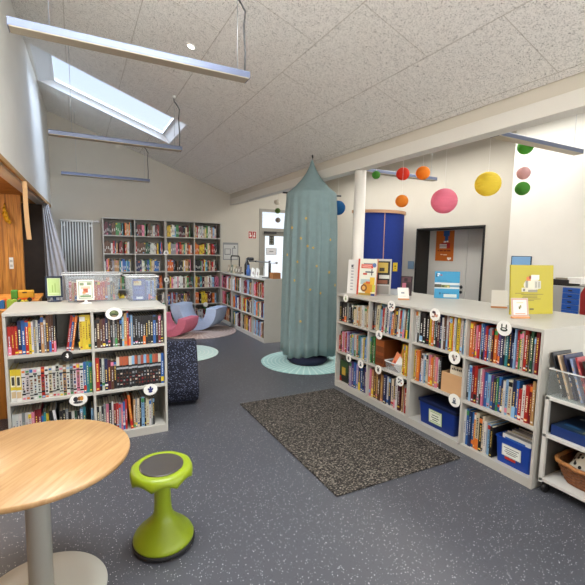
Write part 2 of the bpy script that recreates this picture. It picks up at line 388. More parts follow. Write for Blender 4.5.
# ---------------------------------------------------------------- furniture: bookcases
def bookcase(name, label, cat, ox, oy, rot, W, D, Hh, divs, shelves, back, t=.019, plinth=.065, group=None, backmat=None):
    th = thing(name, label, cat, (ox, oy, 0), rot, group)
    for x in (0, W-t): MB().box((x, 0, 0), (x+t, D, Hh-.022)).build('side_panel', shelf_m, th, bevel=.0015)
    MB().box((0, -.004, Hh-.022), (W, D, Hh)).build('top_panel', shelf_m, th, bevel=.0015)
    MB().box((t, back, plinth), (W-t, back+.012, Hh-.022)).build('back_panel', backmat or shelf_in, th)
    MB().box((t, .004, 0), (W-t, .02, plinth-.02)).build('plinth', shelf_m, th)
    if D > back+.05: MB().box((t, D-.014, .0), (W-t, D, Hh-.022)).build('rear_panel', shelf_m, th)
    xs = [t]+[d for d in divs]+[W-t]
    for d in divs: MB().box((d-t/2, .001, plinth), (d+t/2, back, Hh-.022)).build('divider', shelf_m, th, bevel=.001)
    zs = [plinth]+list(shelves)
    for k in range(len(xs)-1):
        a = xs[k]+(t/2 if k else 0); c = xs[k+1]-(t/2 if k < len(xs)-2 else 0)
        for z in zs: MB().box((a, .002, z-.02), (c, back, z)).build('shelf', shelf_m, th, bevel=.001)
    return th
bookcase('low_bookcase', 'low grey double-sided bookcase with two bays of comics behind the round table', 'bookcase', -.485, 3.445, 0, 1.13, .69, 1.08, [.573], [.42, .767], .33)
bookcase('low_bookcase', 'low grey bookcase nearest the teal canopy, two bays by the dark rug', 'bookcase', 2.63, 3.87, -PI/2, 1.179, .97, 1.08, [.58], [.42, .767], .33)
bookcase('low_bookcase', 'low grey bookcase beside the white trolley, under the yellow book', 'bookcase', 2.63, 2.69, -PI/2, 1.162, .97, 1.08, [.575], [.42, .767], .33)
bookcase('low_bookcase', 'low grey bookcase of four bays running from tall bookcases to the canopy', 'bookcase', 2.75, 8.53, -PI/2, 2.355, .38, 1.08, [.69, 1.25, 1.80], [.41, .755], .33)
TALL = [.41, .755, 1.10, 1.45, 1.80]
bookcase('tall_bookcase', 'tall grey bookcase on the left, next to the radiator', 'bookcase', .45, 8.54, 0, 1.158, .33, 2.13, [.575], TALL, .31, group=None)
bookcase('tall_bookcase', 'tall grey bookcase on the right, beside the floor plan chart', 'bookcase', 1.61, 8.54, 0, 1.165, .33, 2.13, [.585], TALL, .31)

# ---------------------------------------------------------------- books
CODE = dict(R=('red', 'b3261e'), D=('dark red', '7a1a22'), O=('orange', 'd9722a'), Y=('yellow', 'dfc234'), C=('cream', 'd9cdb0'), W=('white', 'd8d8d4'), K=('black', '17171a'),
            N=('navy', '1d2a55'), B=('blue', '2a62a8'), L=('light blue', '86b2d6'), T=('teal', '2b7f86'), G=('green', '3f8a4a'), E=('dark green', '1f4d36'), g=('grey', '85888c'),
            n=('brown', '5e3d28'), t=('tan', 'b88f5e'), P=('pink', 'd67a94'), V=('purple', '5c3d7a'), l=('lilac', 'a394c4'), M=('maroon', '551c2b'))
ORD = 'zeroth first second third fourth fifth sixth seventh eighth ninth tenth eleventh twelfth thirteenth fourteenth fifteenth sixteenth seventeenth eighteenth nineteenth twentieth'.split()
def ordw(n): return ORD[n] if n <= 20 else 'twenty-'+ORD[n-20] if n < 30 else 'thirtieth' if n == 30 else 'thirty-'+ORD[n-30]
PAGE = lin('#d8cfb8')
def jit(c, a=.12): 
    k = 1+random.uniform(-a, a); return tuple(max(.004, min(.9, x*k*(1+random.uniform(-.05, .05)))) for x in c)
ACC = ['d8d8d4', 'dfc234', 'b3261e', '2a62a8', '17171a', 'd9722a', '86b2d6', '3f8a4a', 'd67a94']
def book_mb(t, d, h, c, style=''):
    w = MB(); e = .0018; k = .003
    if t < .006: e = .001
    w.box((0, .001, 0), (e, d, h), 0, c); w.box((t-e, .001, 0), (t, d, h), 0, c); w.box((0, 0, 0), (t, .002, h), 0, c)
    w.box((e, .002, k), (t-e, d-k, h-k*1.3), 0, PAGE)
    i = [0]
    def q(x0, x1, z0, z1, col):
        i[0] += 1; y = -.0003-.00005*i[0]
        w.add([(x0*t, y, z0*h), (x1*t, y, z0*h), (x1*t, y, z1*h), (x0*t, y, z1*h)], [(0, 1, 2, 3)], 0, col)
    lum = .3*c[0]+.6*c[1]+.1*c[2]
    ink = lin(random.choice(['e8e6de', 'f0e6c0', 'cfd8e2', 'e6c25a'])) if lum < .3 else lin(random.choice(['1b1b20', '7a1a22', '20336a', '303030']))
    if style == 'c':      # comic: white spine, black bars, coloured panel
        a = lin(random.choice(ACC)); k1, k2 = random.uniform(.7, .8), random.uniform(.1, .2)
        q(.0, 1, k1, k1+random.uniform(.03, .06), lin('17171a')); q(0, 1, k2, k2+random.uniform(.03, .06), lin('17171a')); q(.1, .9, .86, .86+random.uniform(.05, .12), a); q(.15, .85, .02, .08, lin(random.choice(ACC)))
        z = k2+.08
        while z < k1-.06:
            L = random.uniform(.03, .1); q(random.uniform(.15, .35), random.uniform(.6, .85), z, z+L, lin(random.choice(['22242a', '22242a', '5a2a24', '2a3a6a', '4a4a4a', '7a5a3a']))); z += L+random.uniform(.012, .05)
    elif style == 's':    # black series with pictured top
        q(0, 1, .72, 1, lin(random.choice(['86b2d6', 'b05a3a', '2b7f86', '8f9296', 'a8742e', '9c4a3a', 'c7c2b4']))); q(0, 1, .6, .66, lin('9fa3a8'))
        for s in range(4): q(random.uniform(.1, .3), random.uniform(.6, .9), .1+s*.11, .1+s*.11+random.uniform(.03, .08), lin(random.choice(['7a1a22', '8a8c90', '5a3a2a', 'c8b8a8'])))
    elif style == 'm':    # manga: two-tone label
        q(0, 1, .0, .35, lin('d8d8d4')); q(.1, .9, .1, .3, lin('c9b08a')); q(.1, .9, .45, .8, lin('e6e0c0')); q(.25, .75, .5, .76, lin('3a3a30'))
    else:
        r = random.random()
        if r < .35: q(0, 1, *sorted((random.uniform(.03, .2), random.uniform(.05, .25))), lin(random.choice(ACC)))
        elif r < .55: q(0, 1, .82, .95, lin(random.choice(ACC)))
        elif r < .65: q(0, 1, .0, .3, lin(random.choice(ACC)))
        z = random.uniform(.22, .34); zmax = random.uniform(.65, .88)
        a0 = random.uniform(.3, .4)
        while z < zmax:
            L = random.uniform(.015, .045); q(a0, 1-a0, z, z+L, ink); z += L+random.uniform(.012, .03)
        if random.random() < .5: q(.2, .8, .05, .09, ink)
    return w
BOOKS = [0]
def parse(tok):
    m = re.match(r'([A-Za-z])(\d+)(?:h(\d+))?(?:d(\d+))?(?:s(\w))?(?:l(-?\d+))?$', tok)
    return m.groups()
def fill(ox, oy, rot, x0, x1, z, base_h, rowdesc, where, group, y0=.03, depth=.2):
    """stand books left to right in the bookcase frame (ox, oy, rot) between x0 and x1 on shelf height z"""
    toks = rowdesc.split(); items = []
    for tk in toks:
        if tk[0] == '_': items.append(('gap', int(tk[1:])/1000)); continue
        cc, t, h, d, st, ln = parse(tk)
        items.append(('book', cc, int(t)/1000, int(h)/100 if h else base_h*random.uniform(.9, 1.05), int(d)/100 if d else depth, st or '', int(ln) if ln else 0, len(items)))
    tot = sum(i[1] for i in items if i[0] == 'gap')
    for i in items:
        if i[0] == 'book': tot += i[2]/math.cos(math.radians(i[6])) + .0006
    ex = 0
    for k, i in enumerate(items):      # room that leaning runs need
        if i[0] == 'book' and i[6] and (k == 0 or items[k-1][0] != 'book' or items[k-1][6] != i[6]):
            ex += i[3]*math.sin(abs(math.radians(i[6])))
    sc = (x1-x0-.004-ex)/tot
    x = x0+.002; n = 0
    BASE = TR(ox, oy, 0) @ RZ(rot)
    for i in items:
        if i[0] == 'gap': x += i[1]*sc; continue
        _, cc, t, h, d, st, ln, _q = i; n += 1
        t *= sc; cn, hx = CODE[cc]; c = jit(tuple(q*.8 for q in lin(hx)))
        h = min(h, .286 if z > .7 else .312)
        w = book_mb(t, d*random.uniform(.92, 1.05), h, c, st)
        yy = y0+random.uniform(-.006, .012)
        ii = items.index(i)
        if ln < 0 and (ii == 0 or items[ii-1][0] != 'book' or items[ii-1][6] != ln): x += h*math.sin(-math.radians(ln))
        if ln:
            a = math.radians(ln)
            if ln > 0: L = TR(x, yy, z+t*math.sin(a)+.0005) @ Matrix.Rotation(a, 4, 'Y')       # top leans right
            else: L = TR(x, yy, z+.0005) @ Matrix.Rotation(a, 4, 'Y')
            step = t/math.cos(a)
            if ln > 0 and (ii+1 == len(items) or items[ii+1][0] != 'book' or items[ii+1][6] != ln): step += h*math.sin(a)-t*math.sin(a)*math.tan(a)
        else: L = TR(x, yy, z+.0005); step = t
        o = w.build('book', print_m, M=BASE @ L)
        size = 'slim' if t < .016 else 'medium-thick' if t < .028 else 'thick'
        tag(o, f"{size} {cn} book, {ordw(n)} from left, {where}", 'book', group)
        BOOKS[0] += 1
        x += step+.0006*sc
LB = (-.485, 3.445, 0)
Z1, Z2, Z3 = .767, .42, .065
lw, rw = (.02, .563), (.583, 1.11)
fill(*LB, *lw, Z1, .24, 'R22h21 R22h21 R22h21 N24h25 B26h25 R22h25 Y18h24 W12h24 g18h25 W14h25 N18h25 t20h28 g16h26 n18h28 n16h29 n16h29 K16h29 _70 R17h27sl8 B17h27l8 O17h27l8 K10h26 Y20h27 Y20h27 Y20h27 Y20h27'.replace('sl8','l8'), 'top shelf, left bay of left bookcase', 'books on the top shelf of the left bookcase, left bay')
fill(*LB, *rw, Z1, .245, 'K18 n22 n18h23 M20 N20h27 n16 K18 g16 K16 n18 K18 L14 t22h27 R14h28 N14 L16h25 K18 '+' '.join(['K20h24']*6)+' K20h24 B20h24 K20h24 D20h24 K20h24', 'top shelf, right bay of left bookcase', 'books on the top shelf of the left bookcase, right bay')
fill(*LB, *lw, Z2, .235, 'Y34h24sm Y34h24sm '+' '.join('W24h24sc' for _ in range(5))+' R22h24sc W24h24sc C22h24sc W24h24sc W22h25sc W24h24sc t22h24sc W22h24sc g22h24sc W22h24sc P22h24sc W24h24sc B20h25 T18h25 G22h25', 'middle shelf, left bay of left bookcase', 'books on the middle shelf of the left bookcase, left bay')
fill(*LB, *rw, Z2, .255, 'R24h27 K16h26 W16h26 N20h26 M20 n18 K18 '+' '.join(['K20h26ss']*15)+' B20h26', 'middle shelf, right bay of left bookcase', 'books on the middle shelf of the left bookcase, right bay')
fill(*LB, *lw, Z3, .24, 'W20h26 W20h26 W20h26 g20h26 W20h26 W20h26 P20h26 D22h27 D22h27 B14 T16 Y18h23 K24h25l-6 W18h25l-6 K24 K20 g18 K22 W20h22 E18 K20 g22h24 T18 _40 L18h22', 'bottom shelf, left bay of left bookcase', 'books on the bottom shelf of the left bookcase, left bay')
fill(*LB, *rw, Z3, .245, 'K18h23 W16h23 K18h23 g20h24 P20h24 K24h25 W14h25 D22 R22 L16 P16 B18 R18 O22h29l-5 t18 g16 C18 K18 L24 K14 C26 W18 g16 K14h24 _90', 'bottom shelf, right bay of left bookcase', 'books on the bottom shelf of the left bookcase, right bay')
RA = (2.63, 3.87, -PI/2); RB = (2.63, 2.69, -PI/2)
b1, b2, b3, b4 = (.02, .569), (.591, 1.158), (.02, .564), (.586, 1.141)
fill(*RA, *b1, Z1, .22, 'K34h22 K32h22 K34h22 g32h22 K34h22 K30h22 E20 C30 W24 t26 C30 W22 C30 t24 C30', 'top shelf, bay nearest canopy', 'books on the top shelf nearest the canopy')
fill(*RA, *b1, Z2, .24, 'R24h18 K20 P22 W18 R18 l20 V22 W16 G20 L22 P18 W20 O18 T22 L22 W18 Y16 B20 L20 N22', 'middle shelf, bay nearest canopy', 'books on the middle shelf nearest the canopy')
fill(*RA, .215, b1[1], Z3, .27, 'N20h29 l26h28 V22h29 B26h29 l24h28 N26h28 B24h29 N24h27 V22h28 B22h29', 'bottom shelf, bay nearest canopy', 'books on the bottom shelf nearest the canopy')
fill(*RA, *b2, Z1, .265, 'V14h30 K16h30 g14h28 C40h26l4 G18h29l4 L22l4 R18l4 W20l4 N18l4 W22l4 B20l4 L18l4 O24l4 t18l4 N20l4 W20l4 R18l4 L20l4 W18l4 M20l4 T18l4 _30', 'top shelf, second bay from canopy', 'books on the top shelf of the second bay from the canopy')
fill(*RA, b2[0], .66, Z2, .26, 'G14h27 E18h27 Y10h26 G16h28', 'middle shelf, second bay from canopy', 'green books on the middle shelf of the second bay')
fill(*RA, 1.045, b2[1], Z2, .27, 'Y26h29 O22h29 Y24h29 O22h28 t18h27', 'middle shelf beside clear tray', 'yellow books on the middle shelf beside the clear tray')
fill(*RA, *b2, Z3, .27, 'P22h29 t30h29 n34h29 t32h28 n30h28 t28h28 _20 N34h29 W22h28 N24h28 _16 C34h28 K22h28 W26h28 M30h27 _16 t18h26 W16h26 R30h24 O14h26', 'bottom shelf, second bay from canopy', 'books on the bottom shelf of the second bay from the canopy')
fill(*RB, *b3, Z1, .275, 'W20h29 g12h29 W16h29 K34h27 K34h27 K30h26 t16h25 Y14h30 O26h29 E16h27 K20 M24 N24h28 W18h26 n20h29 W16h29 R18h29 Y22h28 O18h28 W20h28 E14h29 Y24h29 W22h29 L16 W20h30', 'top shelf, third bay from canopy', 'books on the top shelf of the third bay from the canopy')
fill(*RB, b3[0], .335, Z2, .27, 'Y22h27 t14h28 O28h28 n24h28 W16h26 L28h25 C20 P26 O22 t20h27 P22 W14 K22h28', 'middle shelf, third bay from canopy', 'books on the middle shelf of the third bay from the canopy')
fill(*RB, *b4, Z1, .265, 'O28h27 O20h27 n16 P14h25 R22 L18h27 B20h27 V16 R18 B18h24 g22 M14 O30h25 R20 V18 N26h26 W16h26 T24 N24h27 N22 L14 R16 G24h26 C18 R30h30 n14 W12 E20h29 g16 D24h30 R24h30', 'top shelf, bay beside trolley', 'books on the top shelf of the bay beside the trolley')
fill(*RB, *b4, Z2, .26, 'g20h28 L22h28 D24h28 R24h29 g18h27 W20h28 P16h28 B28 L24 V22 N24 G12 B20 N22 W18 L18 C28h26 N26 B18h27 R24h22 W24h25 R26h26 D20 t20h30 L16h28', 'middle shelf, bay beside trolley', 'books on the middle shelf of the bay beside the trolley')
fill(*RB, b4[0], .845, Z3, .27, 'W18h28 B26h29 N24h28 B20h28 O18h28 C30h29 K30h27 C16h28 W22h25 L30h24 K26h23', 'bottom shelf, bay beside trolley', 'books on the bottom shelf of the bay beside the trolley')
# the far shelves: beyond what one could list, one mass of books
w = MB(); FARC = list('RRDOOYCCWWWKKNBLTGEgnntPMKMDtn')
def farrow(ox, oy, rot, x0, x1, z, hb, fillf, d=.19):
    M = TR(ox, oy, 0) @ RZ(rot); x = x0; end = x0+(x1-x0)*fillf
    while x < end-.012:
        t = random.choice((.014, .018, .022, .026, .03, .036)); c = jit(lin(CODE[random.choice(FARC)][1])); rep = random.choice((1, 1, 1, 2, 3))
        for _ in range(rep):
            if x+t > end: break
            h = hb*random.uniform(.82, 1.08); ln = random.random() < .12
            y = random.uniform(.025, .05)
            A = M @ TR(x, y, z) 
            w.box((.0005, 0, 0), (t-.0005, d, h), 0, c, A)
            w.add([(.002, .003, h+.0005), (t-.002, .003, h+.0005), (t-.002, d-.003, h+.0005), (.002, d-.003, h+.0005)], [(0, 1, 2, 3)], 0, PAGE, A)
            ink = lin('e8e6de') if sum(c) < 1 else lin(random.choice(['1b1b20', '7a1a22', '20336a']))
            z0 = random.uniform(.15, .4); w.add([(t*.35, -.0006, z0*h), (t*.65, -.0006, z0*h), (t*.65, -.0006, (z0+.22)*h), (t*.35, -.0006, (z0+.22)*h)], [(0, 1, 2, 3)], 0, ink, A)
            if random.random() < .4:
                z0 = random.choice((.05, .85)); w.add([(0, -.0008, z0*h), (t, -.0008, z0*h), (t, -.0008, (z0+.1)*h), (0, -.0008, (z0+.1)*h)], [(0, 1, 2, 3)], 0, lin(random.choice(ACC)), A)
            x += t
        if random.random() < .05: x += .03
for bx, xs in ((.45, ((.02, .564), (.586, 1.137))), (1.61, ((.02, .574), (.596, 1.144)))):
    for (a, c) in xs:
        for z, hb in zip([.065]+TALL, (.23, .24, .24, .235, .23, .235)): farrow(bx, 8.54, 0, a, c, z, hb, random.uniform(.82, 1))
for (a, c) in ((.02, .679), (.701, 1.239), (1.261, 1.789), (1.811, 2.334)):
    for z, hb in zip((.065, .41, .755), (.26, .25, .25)): farrow(2.75, 8.53, -PI/2, a, c, z, hb, random.uniform(.8, .98))
tag(w.build('book_mass', print_m), 'rows of many coloured books filling the far tall and low bookcases', 'books', kind='stuff')

# ---------------------------------------------------------------- round category badges on shelf edges
def badge(label, x, y, z, rot, icon, rx=.058, rz=.05, face='#eeeee8'):
    th = thing('shelf_badge', label, 'badge', (x, y, z), rot, 'round picture badges on the shelf edges')
    n = 28; pts = [(rx*math.cos(2*PI*k/n), rz*math.sin(2*PI*k/n)) for k in range(n)]
    MB().prism(pts, -.003, 0).build('disc', mat('badge_'+face, face, .5), th)
    w = MB()
    for i, (cx, cz_, a, b_, c) in enumerate(icon):
        p = [(cx*rx+a*rx*math.cos(2*PI*k/12), cz_*rz+b_*rz*math.sin(2*PI*k/12)) for k in range(12)]
        w.prism(p, -.0034-.0001*i, -.003, 0, col=lin(c))
    w.build('pictogram', print_m, th)
    return th
ICON = dict(
    dino=[(0, .02, .55, .58, '#4f5f38'), (0, -.18, .42, .1, '#1c1f16'), (-.1, .3, .25, .15, '#7c8a58'), (0, -.38, .3, .1, '#a58f6a')],
    fig=[(0, .35, .18, .2, '#e6e6e2'), (.05, -.05, .2, .32, '#e6e6e2'), (-.2, 0, .14, .1, '#e6e6e2')],
    comic=[(-.3, .15, .28, .4, '#2a2a33'), (.1, .2, .2, .35, '#8a5a30'), (.36, .2, .2, .4, '#d08a2e'), (-.05, -.4, .55, .2, '#3a3a3f')],
    tree=[(0, .3, .16, .3, '#28306e'), (0, -.02, .34, .2, '#28306e'), (0, -.35, .3, .2, '#28306e'), (-.3, .1, .1, .2, '#28306e'), (.3, .1, .1, .2, '#28306e')],
    frog=[(0, -.15, .5, .28, '#2e3a2c'), (0, -.1, .28, .1, '#dfe0d8'), (-.3, .3, .1, .28, '#3c4636'), (.3, .3, .1, .28, '#3c4636')],
    horse=[(-.2, .35, .35, .22, '#3a2028'), (.05, 0, .2, .3, '#7a3a30'), (.3, -.15, .3, .2, '#d9a07c'), (-.3, -.35, .3, .12, '#8a6a5a'), (.5, .0, .14, .12, '#b9a09a')],
    ball=[(-.3, .3, .22, .2, '#3a4a5a'), (.25, .25, .25, .18, '#6a6f78'), (0, -.1, .2, .18, '#2f3338'), (-.35, -.35, .2, .16, '#5c6068'), (.4, -.3, .18, .14, '#a8453a')],
    leaf=[(0, -.2, .3, .35, '#7fa06a'), (0, .2, .16, .3, '#a9c08f')],
    pen=[(0, .1, .3, .4, '#7d8288'), (.25, -.25, .3, .14, '#4a4e55'), (-.3, -.25, .14, .2, '#a9adb3')],
    cat=[(0, -.1, .34, .4, '#33363c'), (-.22, .4, .1, .18, '#33363c'), (.22, .4, .1, .18, '#33363c'), (0, -.3, .16, .1, '#b9b4ae')],
    bird=[(-.2, .15, .25, .3, '#8f857c'), (0, -.25, .2, .3, '#5c4f58'), (.35, .3, .14, .16, '#20202a'), (.2, -.05, .22, .14, '#c4b0a6')],
    ghost=[(0, .0, .25, .45, '#55606a'), (0, -.4, .4, .14, '#55606a'), (0, .15, .12, .12, '#dfe0e0')])
FY = 3.44
badge('white oval badge with green creature under the left bookcase top edge', .244, FY-.002, 1.04, 0, ICON['dino'], .062, .048)
badge('black round badge with white figure on left bookcase upper shelf edge', -.09, FY-.002, .735, 0, ICON['fig'], .04, .04, '#161618')
badge('white oval badge with orange and black pictures on left bookcase lower shelf edge', -.027, FY-.002, .385, 0, ICON['comic'], .062, .048)
badge('white oval badge with navy tree shape on left bookcase, right bay', .505, FY-.002, .39, 0, ICON['tree'], .055, .048)
def rb(label, y, z, ic, r=.052): badge(label, 2.624, y, z, -PI/2, ICON[ic], r, r*.95)
rb('white badge with green leaf, highest badge in the bay nearest the canopy', 3.69, 1.045, 'leaf', .046)
rb('white badge with many small dark shapes above the second bay books', 2.95, 1.052, 'ball')
rb('white badge with grey pen shape on the upper shelf edge, second bay', 3.11, .745, 'pen', .048)
rb('white badge with dark cat over bottom shelf, bay nearest the canopy', 3.60, .39, 'cat', .045)
rb('white badge with grey pale shape beside the divider, bay nearest the canopy', 3.385, .38, 'ghost', .047)
rb('white badge with dark cat over bottom shelf, second bay left side', 3.10, .395, 'cat', .047)
rb('white badge with grey pen over bottom shelf, second bay right side', 2.79, .37, 'ball', .05)
rb('white badge with red brown horse shape under the top edge, third bay', 2.42, 1.047, 'horse', .055)
rb('white badge with grey brown bird above the cardboard box', 2.20, .735, 'bird', .055)
rb('white badge with dark ghost shape above the lidded blue box', 2.175, .395, 'ghost', .055)
rb('white badge with dark green frog under the top edge, bay by trolley', 1.80, 1.042, 'frog', .056)
tb = [(1.607, 8.53, 1.32), (1.607, 8.53, .92), (2.45, 8.53, .35)]
badge('small white badge on the middle post of the tall bookcases, upper one', 1.61, 8.53, 1.475, 0, ICON['pen'], .05, .05)
badge('small white badge on the middle post of the tall bookcases, lower one', 1.61, 8.53, .93, 0, ICON['cat'], .05, .05)
badge('small white badge on the shelf behind the blue foam seat', 2.42, 8.53, .385, 0, ICON['fig'], .05, .05)

# ---------------------------------------------------------------- boxes and loose things in the bays
def crate(name, label, cat, x, y, z, rot, W, D, Hh, m, lid=None, taper=.92, wall=.003, rim=.01, group=None):
    """open tapered tub: local x width, y depth, standing at the front-left corner"""
    th = thing(name, label, cat, (x, y, z), rot, group)
    def ring(s, zz, ins=0):
        a, c = W*(1-s)/2+ins, D*(1-s)/2+ins
        r = min(.02, W*.1); pts = []
        for (cx, cy_, a0) in ((W-a-r, c+r, -PI/2), (W-a-r, D-c-r, 0), (a+r, D-c-r, PI/2), (a+r, c+r, PI)):
            for k in range(4): pts.append((cx+r*math.cos(a0+k*PI/6), cy_+r*math.sin(a0+k*PI/6), zz))
        return pts
    w = MB(); rings = [ring(taper, 0), ring(1, Hh-rim), ring(1.0, Hh-rim), ring(1.03, Hh-rim), ring(1.03, Hh), ring(1, Hh, wall), ring(taper, wall, wall)]
    n = 16; vs = sum(rings, []); fs = [(i*n+k, i*n+(k+1) % n, (i+1)*n+(k+1) % n, (i+1)*n+k) for i in range(len(rings)-1) for k in range(n)]
    fs += [tuple(range(n))[::-1], tuple((len(rings)-1)*n+k for k in range(n))]
    w.add(vs, fs); w.build('tub', m, th)
    if m == clear_box: MB().tube(ring(1.035, Hh-.004)+[ring(1.035, Hh-.004)[0]], .0055, 8).build('rim', clear_mat('clear_rim', '#f4f6f6', .65, .25) if 'clear_rim' not in _mats else _mats['clear_rim'], th)
    if lid:
        w = MB(); rs = [ring(1.045, Hh-.012), ring(1.045, Hh+.008), ring(.95, Hh+.014), ring(.9, Hh+.008)]; vs = sum(rs, [])
        fs = [(i*n+k, i*n+(k+1) % n, (i+1)*n+(k+1) % n, (i+1)*n+k) for i in range(len(rs)-1) for k in range(n)]+[tuple(range(n))[::-1], tuple((len(rs)-1)*n+k for k in range(n))]
        w.add(vs, fs); w.build('lid', lid, th)
    return th
def card(parent, x0, x1, z0, z1, y, rects, base, name='paper_label', tilt=0):
    w = MB(); W, Hh = x1-x0, z1-z0
    w.box((0, 0, 0), (W, .0015, Hh), 0, lin(base))
    for i, (u0, v0, u1, v1, c) in enumerate(rects): w.add([(u0*W, -.0003-.0001*i, v0*Hh), (u1*W, -.0003-.0001*i, v0*Hh), (u1*W, -.0003-.0001*i, v1*Hh), (u0*W, -.0003-.0001*i, v1*Hh)], [(0, 1, 2, 3)], 0, lin(c))
    o = w.build(name, print_m, parent); o.location = (x0, y, z0); o.rotation_euler = (tilt, 0, 0); return o
bluep = mat('blue_plastic', '#12307e', .35); navylid = mat('navy_lid', '#101c3e', .4)
def rpos(unit_y, lx, ly): return (2.63+ly, unit_y-lx)
x, y = rpos(2.69, .10, .035)
t1 = crate('storage_box', 'dark blue storage box with a lid on the bottom shelf, third bay from canopy', 'box', x, y, Z3+.001, -PI/2, .40, .27, .2, bluep, navylid)
card(t1, .13, .27, .04, .155, -.003, [(.06, .07, .94, .93, '#e3e8d6'), (.12, .12, .88, .16, '#6f9a4a'), (.12, .84, .88, .88, '#6f9a4a'), (.25, .6, .75, .66, '#4a5a4a'), (.2, .42, .8, .48, '#4a5a4a'), (.3, .26, .7, .32, '#4a5a4a')], '#b9cf9a', tilt=.05)
x, y = rpos(2.69, .86, .03)
t2 = crate('storage_box', 'bright blue open storage box full of papers, bay beside the trolley', 'box', x, y, Z3+.001, -PI/2, .265, .27, .19, mat('bright_blue_plastic', '#143f9c', .35))
card(t2, .06, .2, .065, .15, -.003, [(.05, .08, .95, .94, '#e6ebe4'), (.1, .72, .9, .78, '#5f6a62'), (.2, .54, .8, .6, '#5f6a62'), (.15, .38, .85, .44, '#5f6a62'), (.25, .24, .75, .3, '#5f6a62')], '#cfd9cf', tilt=.05)
card(t2, .085, .165, .045, .063, -.0045, [], '#b8321e', 'red_label', tilt=.05)
for k, c in enumerate(('d8d8d4', '85888c', 'd8d8d4', 'cfc27a', 'd8d8d4', '9a9da2', '5a6a7a', 'd8d8d4')):
    w = book_mb(.012, .2, .19, lin(c))
    tag(w.build('magazine', print_m, M=TR(x, y, 0) @ RZ(-PI/2) @ TR(.02, .03+k*.027, Z3+.02) @ RZ(-PI/2) @ TR(-.012, 0, 0)) if False else
        MB().box((0, 0, 0), (.21, .006, .19), 0, lin(c)).box((.02, -.0006, .1), (.17, 0, .17), 0, lin(random.choice(ACC))).build('magazine', print_m, M=TR(x, y, 0) @ RZ(-PI/2) @ TR(.025, .035+k*.026, Z3+.012+.004*(k % 3)) @ Matrix.Rotation(-.06, 4, 'X')),
        f"{['white', 'grey', 'white', 'yellow', 'white', 'pale grey', 'slate', 'white'][k]} magazine, {ordw(k+1)} from the front in the bright blue open box", 'magazine', 'magazines in the bright blue box')
# cardboard box with a sign card, third bay middle shelf
x, y = rpos(2.69, .345, .025)
t3 = thing('cardboard_box', 'light brown wooden box on the middle shelf of the third bay', 'box', (x, y, Z2+.001), -PI/2)
kraft = mat('light_brown_board', '#c39a6e', .7, noise=.05, nscale=6)
MB().box((0, 0, 0), (.205, .008, .165)).box((0, .242, 0), (.205, .25, .165)).box((0, .008, 0), (.008, .242, .165)).box((.197, .008, 0), (.205, .242, .165)).box((.008, .008, 0), (.197, .242, .008)).build('carton', kraft, t3)
tag(MB().box((0, 0, 0), (.15, .003, .215), 0, lin('#d9d3c0')).add([(.012+.011*k, -.0006, .178+(.004 if k % 3 else 0)) for k in ()], []).build('name_card', print_m, M=TR(x, y, 0) @ RZ(-PI/2) @ TR(.048, .03, Z2+.01) @ Matrix.Rotation(-.08, 4, 'X')), 'cream name card standing in the light brown box', 'card')
nm = [o for o in bpy.data.objects if o.name == 'name_card'][0]
w = MB()
for k in range(7): w.add([(.015+.017*k, -.0008, .18), (.027+.017*k, -.0008, .18), (.027+.017*k, -.0008, .195+.006*(k % 2)), (.015+.017*k, -.0008, .195+.006*(k % 2))], [(0, 1, 2, 3)], 0, lin('#4a463e'))
w.build('lettering', print_m, nm)
# dark books lying flat on the standing ones
for k, (c, cn, dx) in enumerate((('17171a', 'black', .12), ('1d2a55', 'navy', .14))):
    tag(MB().box((0, 0, 0), (.2, .2, .0185), 0, lin(c)).box((.003, .003, .003), (.197, .197, .016), 0, PAGE).box((0, 0, 0), (.2, .004, .0185), 0, lin(c)).build('book', print_m, M=TR(*rpos(2.69, dx, .06), Z2+.2815+.0195*k) @ RZ(-PI/2)),
        f'{cn} book lying flat on the upright books of the third bay', 'book', 'books lying flat')
# clear tray with leaflets, orange case (second bay, middle shelf)
x, y = rpos(3.87, .672, .03)
tag(MB().box((0, 0, 0), (.13, .22, .27), 0, lin('#6e3a1a')).box((.005, -.0008, .2), (.125, 0, .26), 0, lin('#9a5626')).box((.01, -.0008, .11), (.12, 0, .14), 0, lin('#8a4a22')).box((.01, -.0008, .03), (.12, 0, .08), 0, lin('#5a2a14')).build('magazine_file', print_m, M=TR(x, y, Z2+.001) @ RZ(-PI/2)), 'brown orange file box with a patterned front, second bay middle shelf', 'file box')
x, y = rpos(3.87, .825, .02)
tr = crate('clear_tray', 'small clear tray holding orange leaflets, second bay middle shelf', 'tray', x, y, Z2+.001, -PI/2, .205, .2, .085, clear_box)
for k, (c, ang, dx, nmz, h) in enumerate((('#d98a3a', .3, .012, 'orange and tan', .2), ('#e08a62', .42, .012, 'salmon orange', .15), ('#e6e6e2', .5, .09, 'blank white', .13))):
    w = MB().box((0, 0, 0), (.12, .002, h), 0, lin(c))
    if k == 1: w.add([(.02, -.0006, .03), (.09, -.0006, .03), (.09, -.0006, .06), (.02, -.0006, .06)], [(0, 1, 2, 3)], 0, lin('#c23a1e'))
    tag(w.build('leaflet', print_m, M=TR(x, y, Z2+.005) @ RZ(-PI/2) @ TR(dx, (.15, .075, .04)[k], .035) @ Matrix.Rotation(-.12, 4, 'X') @ Matrix.Rotation(ang, 4, 'Y')), f'{nmz} leaflet leaning in the small clear tray', 'leaflet')
